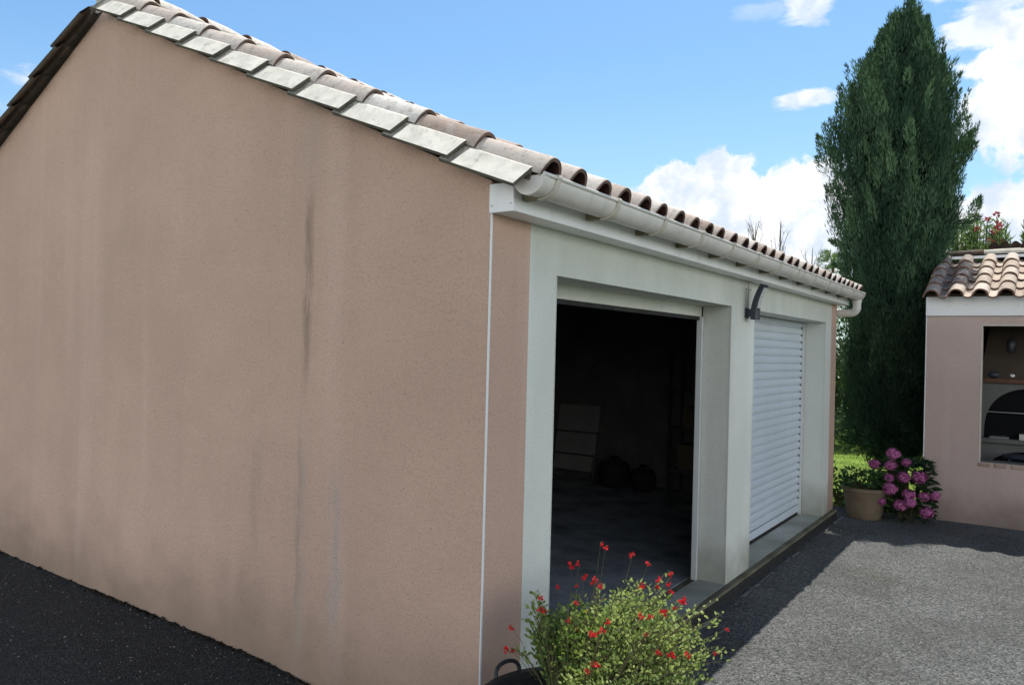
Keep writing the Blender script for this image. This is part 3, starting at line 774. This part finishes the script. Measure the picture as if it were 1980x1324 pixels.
gl = MB(); gl.tube([(1.37, yf+.02, 1.115), (2.23, yf+.02, 1.115)], .007, 8)
for i in range(16): gl.tube([(1.42+.05*i, yf+.015, 1.118), (1.42+.05*i, yf+.095, 1.118)], .003, 5)
gl.build('grill', M['steel'], bq, smooth='all')
# small things on it
b = MB(); b.box(1.72, 2.05, yf-.04, yf+.16, .803, .875); b.box(1.74, 2.03, yf-.042, yf-.04, .82, .86); tag(bevel(b.build('metal_tray', M['steel']), .01), 'grey metal tray on the barbecue worktop', 'tray')
b = MB(); b.box(1.42, 1.62, yf-.03, yf+.12, .803, .822); b.box(1.44, 1.60, yf-.015, yf+.105, .822, .826); tag(bevel(b.build('cutting_board', M['pale']), .004), 'pale flat board at the left end of the barbecue worktop', 'board')
b = MB(); b.lathe([(.001,0), (.03,0), (.042,.03), (.038,.055), (.03,.05), (.001,.02)], (1.64, yf+.04, 1.521), 20); tag(b.build('bowl', M['pvc'], smooth='all'), 'small white bowl on the brick mantel of the barbecue', 'bowl')
b = MB()
b.lathe([(.001,0), (.085,0), (.10,.05), (.06,.09), (.001,.10)], (1.45, yf+.08, 1.521), 20); tag(b.build('dark_dish', M['charcoal'], smooth='all'), 'dark domed dish at the left of the brick mantel', 'dish')
lt = thing('hanging_lantern', 'dark lantern hanging in front of the barbecue hood', 'lantern', (1.63, 7.95, 1.86))
b = MB(); b.lathe([(.001,.17), (.02,.17), (.045,.14), (.05,.03), (.03,0), (.001,0)], (1.63, 7.95, 1.83), 18); b.build('lantern_body', M['brass'], lt, smooth=40)
b = MB(); b.tube([(1.63, 7.95, 2.0), (1.63, 7.95, 2.42)], .004, 6); b.build('cord', M['rubber'], lt)
ch = thing('garden_stool', 'dark metal stool standing in front of the wood store under the window', 'stool', (1.72, 7.85, -.085))
b = MB(); b.lathe([(.001,.71), (.16,.71), (.17,.725), (.16,.74), (.001,.74)], (1.72, 7.85, -.085), 26); b.build('seat', M['charcoal'], ch, smooth=40)
for i in range(4):
    a = PI/4 + i*PI/2; b = MB(); b.tube([(1.72+.11*math.cos(a), 7.85+.11*math.sin(a), .625), (1.72+.19*math.cos(a), 7.85+.19*math.sin(a), -.085)], .010, 8); b.build('leg', M['charcoal'], ch)

# ------------------------------------------------------------------ cypress
def rv(): 
    while True:
        v = Vector((R.uniform(-1,1), R.uniform(-1,1), R.uniform(-1,1)))
        if .05 < v.length < 1: return v.normalized()
CYX, CYY = .36, 8.6
cyp = thing('cypress_tree', 'tall dense dark green cypress behind the gap between garage and outdoor kitchen', 'tree', (CYX, CYY, -.12))
b = MB(); b.tube([(CYX+.03, CYY, -.2), (CYX+.02, CYY, .4), (CYX-.03, CYY+.02, 1.3), (CYX, CYY, 3.4), (CYX+.04, CYY, 5.7)], [.15, .11, .09, .06, .015], 12)
for i in range(9):
    a = i*2.4; z = .45+.2*i; rr = .40
    b.tube([(CYX, CYY, z), (CYX+rr*.5*math.cos(a), CYY+rr*.5*math.sin(a), z+.3), (CYX+rr*math.cos(a), CYY+rr*math.sin(a), z+.9)], [.04, .025, .010], 7)
b.build('trunk', M['bark'], cyp, smooth='all')
K = .823
PRO_L = [(0.0, .30), (.3, .62), (.9, .74), (1.65, .74), (2.9, .84), (3.65, .94), (4.5, 1.06), (5.1, 1.22), (5.5, 1.32), (5.8, 1.22), (6.2, 1.00), (6.6, .74), (7.0, .44), (7.2, .22), (7.6, .02)]
PRO_R = [(0.0, .30), (.3, .44), (.9, .46), (1.65, .46), (2.9, .52), (3.3, .62), (3.55, .68), (4.0, .76), (4.6, .86), (5.0, .95), (5.3, .92), (5.7, .76), (6.1, .74), (6.6, .50), (7.0, .40), (7.2, .20), (7.6, .02)]
sh_ = lambda z: 1 - .20*sm((z - 5.0)/1.2)
PRO_L = [(z, r*sh_(z)) for z, r in PRO_L]; PRO_R = [(z, r*sh_(z)) for z, r in PRO_R]
PRO_L = [(.31 + K*z if z else 0, K*r) for z, r in PRO_L]; PRO_R = [(.31 + K*z if z else 0, K*r) for z, r in PRO_R]
def lerp(tab, z):
    if z <= tab[0][0]: return tab[0][1]
    for (a, ra), (c, rc) in zip(tab, tab[1:]):
        if z <= c: return ra + (rc-ra)*(z-a)/(c-a)
    return tab[-1][1]
def crad(z, a):
    w = .5 + .5*math.cos(a)      # 1 to the right (+x), 0 to the left
    return lerp(PRO_R, z)*w + lerp(PRO_L, z)*(1-w)
crown = MB()
def plume(base, axis, length, rad, n, tone, lw=.0125):
    ax = axis.normalized(); o1 = ax.orthogonal().normalized(); o2 = ax.cross(o1)
    for i in range(n):
        q = R.random()**.8
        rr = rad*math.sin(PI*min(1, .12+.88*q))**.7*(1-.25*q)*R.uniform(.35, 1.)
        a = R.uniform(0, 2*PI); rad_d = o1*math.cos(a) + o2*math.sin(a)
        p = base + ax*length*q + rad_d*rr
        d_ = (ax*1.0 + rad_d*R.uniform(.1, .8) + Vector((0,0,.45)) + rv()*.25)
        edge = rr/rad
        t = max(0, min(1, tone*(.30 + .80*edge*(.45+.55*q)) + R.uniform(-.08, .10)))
        crown.leaf(p, d_, rv(), R.uniform(.038, .085), lw*R.uniform(.6, 1.15), t, 0, .12)
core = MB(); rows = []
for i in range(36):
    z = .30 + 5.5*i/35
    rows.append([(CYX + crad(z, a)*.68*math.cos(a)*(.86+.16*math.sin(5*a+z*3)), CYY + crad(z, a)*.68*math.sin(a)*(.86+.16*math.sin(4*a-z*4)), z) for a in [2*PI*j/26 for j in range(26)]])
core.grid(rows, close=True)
for i in range(1350):
    z = .42 + 5.75*R.random()**.86
    a = R.uniform(0, 2*PI)
    if math.sin(a) > .35 and R.random() < .72: a = -a
    ln = R.uniform(.28, .66)*(1 if z < 5.2 else .8)
    rr = min(crad(z, a), crad(z - .2 + ln, a) + .02)*R.uniform(.70, 1.0)*(1 + .11*math.sin(3*a + 2.8*z) + .08*math.sin(7*a - 6*z) + (.10 if R.random() < .12 else 0))
    out = Vector((math.cos(a), math.sin(a), 0))
    base = Vector((CYX, CYY, z - .2)) + out*(rr*.90)
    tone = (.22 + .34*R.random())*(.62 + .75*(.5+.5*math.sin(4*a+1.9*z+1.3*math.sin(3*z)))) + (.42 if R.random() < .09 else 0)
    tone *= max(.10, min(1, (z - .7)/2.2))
    lean = R.uniform(.03, .22) if z > 1.2 else R.uniform(-.1, .25)
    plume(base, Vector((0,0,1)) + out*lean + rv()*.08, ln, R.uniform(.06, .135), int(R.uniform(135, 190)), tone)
for i in range(60):
    z = 1.2 + 4.2*R.random(); a = R.uniform(PI*1.05, PI*1.95); rr = crad(z, a)*.93
    plume(Vector((CYX + rr*math.cos(a), CYY + rr*math.sin(a), z)), Vector((.25*math.cos(a), .25*math.sin(a), 1)) + rv()*.2, R.uniform(.2,.45), R.uniform(.04,.08), 90, R.choice((.03, .05, .75)))
def cpt(dx, z, jy=0.): return Vector((CYX + K*dx, CYY + jy, .31 + K*z))
# leaders at the top and the tufts that stick out of the sides
for dx, z0, ln, rd in ((.06,6.5,.95,.085), (.36,6.25,.62,.07), (-.18,6.3,.62,.075), (.2,6.3,.6,.08), (-.44,6.1,.6,.08), (-.03,6.2,.8,.10), (.50,5.85,.6,.08), (-.78,5.7,.55,.09), (.70,5.5,.45,.08), (.08,6.95,.64,.04), (.32,6.6,.60,.04), (-.24,6.72,.44,.035)):
    for e in range(2): plume(cpt(dx, z0, R.uniform(-.1,.1)), Vector((R.uniform(-.06,.06),0,1)), ln*K, rd*.9, 190, .50)
for dx, z0, ax, ln, rd in ((-1.06,4.95,(-.45,0,1),.55,.12), (-1.17,5.1,(-.35,-.1,1),.38,.08), (-1.05,4.8,(-.6,0,.7),.4,.13), (-.84,5.5,(-.3,0,1),.5,.10), (-.85,4.4,(-.7,0,.5),.35,.11),
                            (.80,4.9,(.5,0,1),.36,.08), (.8,4.7,(.6,0,1),.4,.10), (.72,3.85,(1,0,.12),.36,.09), (.95,3.92,(.5,0,1),.30,.07), (.62,3.72,(1,0,.3),.35,.10), (.56,5.75,(.5,0,.9),.46,.07), (.44,6.15,(.35,0,1),.34,.06),
                            (-.82,3.55,(-1,0,.5),.26,.05), (-.76,3.2,(-1,0,.3),.24,.05)):
    plume(cpt(dx, z0, -.08), Vector(ax), ln*K, rd, 230, .45)
for i in range(46):
    z = 1.6 + 4.0*R.random(); a = R.choice((0, PI)) + R.gauss(0, .5); rr = crad(z, a)*.90
    if math.cos(a) > 0 and z < 3.3: continue
    plume(Vector((CYX + rr*math.cos(a), CYY + rr*math.sin(a), z)), Vector((.45*math.cos(a), .3*math.sin(a), 1)), R.uniform(.22,.42), R.uniform(.035,.07), 90, .45)
# hanging lower sprays over the lawn
for i in range(110):
    a = R.uniform(PI*.80, 1.9*PI); rr = R.uniform(.30, .68)
    plume(Vector((CYX+rr*math.cos(a)*(1 if math.cos(a) < 0 else .5), CYY+rr*math.sin(a), R.uniform(.55, .95))), Vector((math.cos(a)*.8, math.sin(a)*.8, R.uniform(-.8, .1))), R.uniform(.2,.36), .08, 50, .10)
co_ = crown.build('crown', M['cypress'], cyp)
core.build('dark_core', M['core'], co_, smooth='all')  # solid dark hull added inside the crown so no sky shows through

# ------------------------------------------------------------------ other greenery
def leafy(name, label, cat, c, rx, ry, h, n, L, W, mat, tone=(.2,.9), group=None, lumps=7, up_=.3, stems=True):
    t = thing(name, label, cat, (c[0], c[1], c[2]), group)
    b = MB(); cl = [(Vector((c[0]+rx*R.uniform(-.6,.6), c[1]+ry*R.uniform(-.6,.6), c[2]+h*R.uniform(.25,.8))), R.uniform(.35,.55)) for _ in range(lumps)]
    for i in range(n):
        cc, s = R.choice(cl); v = rv(); rr = R.random()**.4
        p = cc + Vector((v.x*rx*s, v.y*ry*s, v.z*h*s*.75))*rr*1.25
        if p.z < c[2]+.02: continue
        b.leaf(p, v + Vector((0,0,up_)) + rv()*.5, rv(), L*R.uniform(.6,1.2), W*R.uniform(.7,1.2), max(0,min(1,R.uniform(*tone)*(.4+.6*rr))))
    b.build('foliage', mat, t)
    if stems:
        s_ = MB()
        for cc, s in cl: s_.tube([(c[0]+R.uniform(-.1,.1), c[1]+R.uniform(-.1,.1), c[2]-.03), ((c[0]+cc.x)/2, (c[1]+cc.y)/2, (c[2]+cc.z)/2+.05), cc], [.03*h, .02*h, .008*h], 6)
        s_.build('stem', M['stem'], t)
    return t
leafy('laurel_bush', 'glossy green bush beside the far corner of the garage under the down pipe', 'bush', (-1.85, 14.0, -.12), 1.05, .8, 2.3, 5200, .11, .05, M['laurel'], (.2,1.), lumps=14)
leafy('evergreen_shrub', 'dark evergreen shrub behind the cypress at the end of the lawn', 'bush', (-.2, 15.6, -.12), 1.5, .8, 2.3, 5200, .13, .06, M['hedge'], (.05,.5), lumps=14, group='evergreen shrubs at the end of the lawn')
leafy('evergreen_shrub', 'dark evergreen shrub at the end of the lawn, right behind the laurel bush', 'bush', (-2.6, 16.2, -.12), 1.5, .8, 2.5, 5200, .13, .06, M['hedge'], (.1,.7), lumps=14, group='evergreen shrubs at the end of the lawn')
# feathery conifer and bare trees far behind the garage roof
def feather(x, y, h, label):
    t = thing('feathery_conifer', label, 'tree', (x, y, -.15))
    b = MB(); b.tube([(x,y,-.2),(x,y,h*.6),(x+.1,y,h*.95)], [.16,.10,.03], 8); b.build('trunk', M['bark'], t)
    b = MB()
    for i in range(130):
        z = h*(.45+.53*R.random()); a = R.uniform(0, 2*PI); rr = (h-z)*.38+.25
        d_ = Vector((math.cos(a), math.sin(a), R.uniform(.25,.7))); p0 = Vector((x,y,z))
        for k in range(34):
            q = R.random(); p = p0 + d_*rr*q + Vector((0,0,-.25*q*q))
            b.leaf(p, d_ + rv()*.8, rv(), .20, .020, R.random())
    b.build('crown', M['pine'], t)
feather(-4.1, 25., 5.35, 'light green feathery tree top just left of the cypress above the garage roof')
def bare(x, y, h, label, n):
    t = thing('bare_tree', label, 'tree', (x, y, -.15), 'bare trees beyond the garage')
    b = MB(); b.tube([(x,y,-.2),(x+.05,y,h*.5),(x+.02,y,h*.8),(x+.05,y,h)], [.12,.08,.035,.006], 7); b.build('trunk', M['twig'], t)
    b = MB()
    for i in range(n):
        z = h*R.uniform(.5,.9); s = R.choice((-1,1)); dx = s*R.uniform(.05,.35); l = R.uniform(.1,.28)*h
        a0 = Vector((x,y,z)); a1 = a0 + Vector((dx*.6, R.uniform(-.2,.2), l*.4)); a2 = a0 + Vector((dx, R.uniform(-.2,.2), l))
        if a2.z > h: a2.z = h - R.random()*.4
        b.tube([a0, a1, a2], [.012,.009,.004], 5)
        for k in range(3):
            p = a1.lerp(a2, R.random()); b.tube([p, p + Vector((R.uniform(-.15,.15), 0, R.uniform(.1,.35)))], [.005,.002], 4)
    b.build('branch', M['twig'], t)
bare(-6.75, 25, 6.5, 'leftmost of the three bare twiggy trees rising above the garage roof', 26)
bare(-5.85, 25, 6.5, 'middle of the three bare twiggy trees above the garage roof, two long upright shoots', 14)
bare(-4.75, 25, 5.5, 'short bare twiggy tree next to the feathery green tree above the garage roof', 22)

# oleanders behind the outdoor kitchen
def oleander(x, y, h, rx, label, n, nfl):
    t = thing('oleander', label, 'shrub', (x, y, -.15), 'oleanders behind the outdoor kitchen')
    st = MB(); b = MB(); tips = []
    for i in range(n):
        a = R.uniform(0, 2*PI); rr = math.sqrt(R.random())
        tip = Vector((x + rx*rr*math.cos(a), y + .6*rr*math.sin(a), h*(1 - .13*R.random() - .04*rr)))
        b0 = Vector((x + (tip.x-x)*.25, y + (tip.y-y)*.25, -.1)); mid = b0.lerp(tip, .6) + Vector((0,0,.1))
        st.tube([b0, mid, tip], [.022,.014,.006], 6)
        for k in range(58):
            q = R.random()**.8; p = mid.lerp(tip, q)
            d_ = Vector((R.uniform(-1,1), R.uniform(-1,1), R.uniform(.2,1.3)))
            b.leaf(p, d_, rv(), R.uniform(.11,.19), .024, R.random(), 0, .15)
        tips.append(tip)
    st.build('stem', M['stem'], t); b.build('foliage', M['olea'], t)
    for tip in R.sample(tips, min(nfl, len(tips))):
        f = MB()
        for k in range(14):
            v = rv(); f.leaf(tip + v*.012 + Vector((0,-.03,.04)), v + Vector((0,-.3,.4)), rv(), .06, .045, R.random())
        f.build('flower_cluster', M['oleaf'], t)
    return t
oleander(.98, 11.6, 4.12, .62, 'oleander with pink flowers between the cypress and the dark chimney cap', 64, 6)
oleander(1.36, 11.3, 4.22, .14, 'slender oleander shoot with red flowers rising directly behind the dark chimney cap', 5, 3)
oleander(1.95, 11.6, 4.10, .35, 'oleander at the right edge behind the outdoor kitchen roof', 44, 5)

# hydrangea by the corner of the outdoor kitchen
hyd = thing('hydrangea', 'hydrangea bush with pink flower heads at the corner of the outdoor kitchen', 'shrub', (.68, 7.08, -.1))
b = MB(); st = MB()
heads = [(.572,6.95,.655,.062),(.553,6.93,.522,.058),(.371,7.0,.509,.055),(.687,6.9,.41,.060),(.841,6.92,.425,.068),(.54,6.9,.385,.048),(.562,6.84,.275,.068),(.748,6.84,.236,.058),(.886,6.93,.215,.048),(.985,6.96,.235,.048),(.672,6.80,.115,.060),(.765,6.80,.155,.052),(.470,6.84,.125,.042),(.92,6.88,.052,.062),(.699,6.98,.565,.040)]
for i in range(620):
    a = R.uniform(0,2*PI); rr = math.sqrt(R.random()); z = -.08 + .66*R.random()
    rx = .30*(1-.35*max(0, z-.3)/.3)
    p = Vector((.70 + rx*rr*math.cos(a), 7.04 + .24*rr*math.sin(a), z))
    if (p.y > 7.28 and p.x > .78) or p.x > .95: continue
    v = Vector((math.cos(a), math.sin(a)-.5, R.uniform(-.3,.5)))
    b.leaf(p, v, Vector((0,0,1)).cross(v) + rv()*.4, R.uniform(.07,.12), R.uniform(.055,.085), R.uniform(.1,.9)*(.3+.7*rr), 0, .18)
for i in range(14):
    h_ = heads[i]; st.tube([(.7+R.uniform(-.08,.08), 7.1+R.uniform(-.05,.05), -.12), ((.7+h_[0])/2, 7.04, h_[2]*.5), (h_[0], h_[1]+.02, h_[2]-.03)], [.009,.007,.005], 6)
st.build('stem', M['stem'], hyd); b.build('foliage', M['hyd'], hyd)
for (x, y, z, r) in heads:
    f = MB(); dk = R.uniform(-.2,.15)
    f.lathe([(r*.88*math.sin(PI*q/8)+.001, -r*.74*math.cos(PI*q/8)) for q in range(9)], (x, y-.05, z), 14, 0, .12)
    for k in range(130):
        v = rv()
        if v.y > .6: continue
        p = Vector((x, y - .05, z)) + Vector((v.x, v.y, v.z*.82))*r*1.1*R.uniform(.80,1.10)
        o1 = v.orthogonal().normalized(); o2 = v.cross(o1); aa = R.uniform(0, PI)
        for q in range(4):
            an = aa + q*PI/2; dd = o1*math.cos(an) + o2*math.sin(an)
            f.leaf(p, dd + v*.25, v.cross(dd), .020, .019, max(0,min(1,R.uniform(.0,1.)+dk)), 0, .05)
    f.build('flower_head', M['pinkf'], hyd)

# clay pot and its plant
PX, PY = .285, 6.89
pot = thing('flower_pot', 'large round clay pot standing at the far end of the garage sill', 'pot', (PX, PY, -.1))
b = MB(); b.lathe([(.001,0),(.176,0),(.186,.012),(.198,.10),(.214,.20),(.228,.30),(.212,.30),(.20,.25),(.001,.25)], (PX,PY,-.098), 48); b.build('pot_body', M['terracotta'], pot, smooth=40)
b = MB(); b.lathe([(.229,.298),(.246,.304),(.252,.325),(.247,.346),(.232,.352),(.216,.346),(.213,.30)], (PX,PY,-.098), 48); b.build('rim', M['terracotta'], pot, smooth=40)
b = MB(); b.lathe([(.001,.275),(.214,.268)], (PX,PY,-.098), 32); b.build('soil', M['soil'], pot)
pp = thing('potted_plant', 'low leafy green plant growing in the large clay pot', 'plant', (PX, PY, .17))
b = MB(); st = MB()
for i in range(34):
    a = R.uniform(0,2*PI); rr = math.sqrt(R.random())*.22; tip = Vector((PX+rr*math.cos(a), PY+rr*math.sin(a), .24+.20*R.random()*(1.2-rr*2)))
    st.tube([(PX+rr*.4*math.cos(a), PY+rr*.4*math.sin(a), .16), tip], [.004,.002], 5)
    for k in range(12):
        v = rv(); b.leaf(tip + v*.035, v*.8 + Vector((math.cos(a)*.5,math.sin(a)*.5-.2,.25)), rv(), R.uniform(.04,.075), R.uniform(.03,.05), R.random(), 0, .15)
st.build('stem', M['stem'], pp); b.build('foliage', M['pot_leaf'], pp)
# small weeds and trailing shoots left of the pot
wd = leafy('wild_plant', 'small weedy plant in the sun between the garage corner and the clay pot', 'plant', (-.12, 7.55, -.12), .30, .25, .5, 420, .06, .035, M['pot_leaf'], (.3,1.), lumps=7)

# ------------------------------------------------------------------ salvia in a black tub, front
TX, TY, TZ = .52, -.15, -.1
tub = thing('planter_tub', 'round black plastic tub with loop handle at the near corner of the garage', 'tub', (TX, TY, TZ))
RT = .335; HT = .54
b = MB(); b.lathe([(.001,0),(.22,0),(.235,.02),(RT-.02,HT-.03),(RT+.012,HT-.02),(RT+.018,HT-.004),(RT+.01,HT),(RT-.012,HT-.004),(RT-.035,HT-.09),(.001,HT-.09)], (TX,TY,TZ), 56); b.build('tub_body', M['black_pl'], tub, smooth=40)
b = MB(); b.lathe([(.001,HT-.07),(RT-.03,HT-.075)], (TX,TY,TZ), 32); b.build('soil', M['soil'], tub)
for a in (2.88, 2.88+PI):
    c, s = math.cos(a), math.sin(a); path = []
    for i in range(11):
        q = PI*i/10; w = .062*math.cos(q); hh = .055*math.sin(q)**.6
        path.append((TX + (RT+.008)*c - w*s + c*hh*.25, TY + (RT+.008)*s + w*c + s*hh*.25, TZ + HT - .012 + hh))
    b = MB(); b.tube(path, .0085, 10); b.build('handle', M['black_pl'], tub, smooth='all')
sal = thing('salvia_shrub', 'bushy small leaved shrub with scattered red flowers in the black tub', 'shrub', (TX, TY, .36))
b = MB(); st = MB(); tips = []
SC = Vector((.50, .05, .28))
def spray(tip, n, leafl, tone, dens=1.):
    base = Vector((TX + (tip.x-TX)*.22, TY + (tip.y-TY)*.22, .37)); mid = base.lerp(tip, .55) + Vector((0,0,.05))
    pth = [base, base.lerp(mid,.5)+Vector((0,0,.01)), mid, mid.lerp(tip,.5)+Vector((0,0,.012)), tip]
    st.tube(pth, [.0035,.003,.0025,.002,.0012], 5)
    for k in range(n):
        q = 1 - R.random()**1.1*.85
        p = mid.lerp(tip, (q-.4)/.6) if q > .4 else base.lerp(mid, q/.4)
        v = rv(); v.z = abs(v.z)*.6
        p = p + v*R.uniform(0, .030)
        b.leaf(p, v + Vector((0,0,.35)), rv(), leafl*R.uniform(.6,1.25), leafl*.55*R.uniform(.8,1.15), max(0,min(1,R.uniform(*tone))), 1 if R.random() < .006 else 0, .15)
    tips.append(tip)
for i in range(215):          # dense dome on the sunny side
    a = R.uniform(0,2*PI); rr = math.sqrt(R.random())
    x = .62 + .27*rr*math.cos(a); y = .24 + .27*rr*math.sin(a)
    z = .40 + .37*math.sqrt(max(0, 1-rr*rr*.85))*R.choice((R.uniform(.55,.95), R.uniform(.8,1.16)))
    spray(Vector((x,y,z)), 36, .020, (.0,1.))
for i in range(70):           # skirt hanging over the rim
    a = R.uniform(-2.6,1.2); rr = R.uniform(.20,.33)
    spray(Vector((.62+rr*math.cos(a), .16+rr*math.sin(a), R.uniform(.36,.56))), 36, .020, (.0,1.))
for i in range(105):           # looser shoots towards the wall, leaf tint darkened for the shade there
    q = R.random(); x = .22 + .26*q + R.uniform(-.04,.04); y = .0 + .18*q + R.uniform(-.08,.12); z = R.uniform(.46,.72)
    spray(Vector((x,y,z)), 34, .023, (.0,.4))
for i in range(26):           # thin shoots that stick out of the mass
    a = R.uniform(-1.2,2.6); rr = R.uniform(.24,.33)
    spray(Vector((.62+rr*math.cos(a), .24+rr*math.sin(a), .50+R.uniform(.05,.30))), 16, .021, (.2,1.))
for (x,y,z) in ((.25,.0,.72),(.235,-.01,.66),(.245,.0,.60),(.26,.02,.69),(.28,.01,.55),(.88,.44,.60),(.90,.45,.56),(.86,.44,.66),(.80,.40,.72),(.85,.40,.5)):
    spray(Vector((x,y,z)), 20, .026, (.05,.5) if x < .4 else (.3,1.))  # wall-side leaves get a darker tint for the shade there
st.build('stem', M['stem'], sal); b.build('foliage', [M['salvia'], M['yellow']], sal)
fm = None
def flower_mesh(v):
    f = MB(); rr = random.Random(v)
    for k in range(9):
        d_ = Vector((rr.uniform(-1,1), rr.uniform(-1,1), rr.uniform(-.9,.7))).normalized()
        f.leaf(Vector((0,0,0)) + d_*.002, d_, Vector((rr.uniform(-1,1), rr.uniform(-1,1), rr.uniform(-1,1))), rr.uniform(.013,.021), rr.uniform(.011,.017), rr.random(), 0, .2)
    f.tube([(0,0,.002),(0.002,.001,.012)], [.003,.0015], 5, 1, .3)
    return f
FL = [flower_mesh(i) for i in range(4)]
protos = []
FPOS = []
FRAW = [(0.524, 0.065, 0.99), (0.54, 0.077, 0.978), (0.432, 0.002, 0.907), (0.454, 0.017, 0.913), (0.627, 0.139, 0.948), (0.678, 0.174, 0.918), (0.71, 0.197, 0.86), (0.752, 0.227, 0.877), (0.75, 0.225, 0.836), (0.754, 0.229, 0.809), (0.65, 0.155, 0.827), (0.66, 0.162, 0.829), (0.705, 0.194, 0.826), (0.851, 0.113, 0.824), (0.846, 0.11, 0.832), (0.509, 0.056, 0.85), (0.504, 0.053, 0.835), (0.524, 0.067, 0.828), (0.473, 0.03, 0.862), (0.389, -0.028, 0.817), (0.446, 0.012, 0.827), (0.523, -0.117, 0.81), (0.502, -0.132, 0.747), (0.427, -0.209, 0.829), (0.426, -0.21, 0.785), (0.44, -0.2, 0.786), (0.342, -0.268, 0.719), (0.325, -0.28, 0.636), (0.343, -0.267, 0.633), (0.704, -0.21, 0.807), (0.659, -0.242, 0.763), (0.669, -0.234, 0.76), (0.501, -0.132, 0.671), (0.511, -0.125, 0.665), (0.49, -0.139, 0.638), (0.507, -0.128, 0.634), (0.826, -0.125, 0.828), (0.858, -0.102, 0.848), (0.87, -0.093, 0.841), (0.8, -0.143, 0.829), (0.826, 0.096, 0.793), (0.816, -0.131, 0.766), (0.853, -0.104, 0.704), (0.934, -0.047, 0.698), (0.934, 0.234, 0.616), (0.967, 0.257, 0.707), (0.668, -0.234, 0.657), (0.679, -0.227, 0.657), (0.533, -0.109, 0.571), (0.653, -0.245, 0.631), (0.532, -0.111, 0.706), (0.69, -0.219, 0.773), (0.888, -0.08, 0.695)]
for k, (x, y, z) in enumerate(FRAW):
    x = 1.9229 + 1.07*(x - 1.9229); y = -2.562 + 1.07*(y + 2.562); z = 1.7525 + 1.07*(z - 1.7525)
    FPOS.append(Vector((x, y, z)))
fs = MB()
for p in FPOS:
    base = Vector((TX+(p.x-TX)*.55, TY+(p.y-TY)*.55, min(.5, p.z-.05))); fs.tube([base, base.lerp(p,.6)+Vector((0,0,.02)), p], [.0014,.0012,.0008], 4)
fs.build('flower_stalk', M['stem'], sal)
proto = [f.build('flower', [M['redf'], M['stem']], sal) for f in FL]
for o in proto: o.matrix_parent_inverse = Matrix.Translation(sal.location).inverted()
for i, p in enumerate(FPOS):
    o = proto[i] if i < 4 else proto[i % 4].copy()
    if i >= 4: COL.objects.link(o); o.parent = sal; o.matrix_parent_inverse = Matrix.Translation(sal.location).inverted()
    o.location = p; o.rotation_euler = (R.uniform(-.6,.6), R.uniform(-.6,.6), R.uniform(0,6.28)); s = R.uniform(.70,1.0); o.scale = (s,s,s)
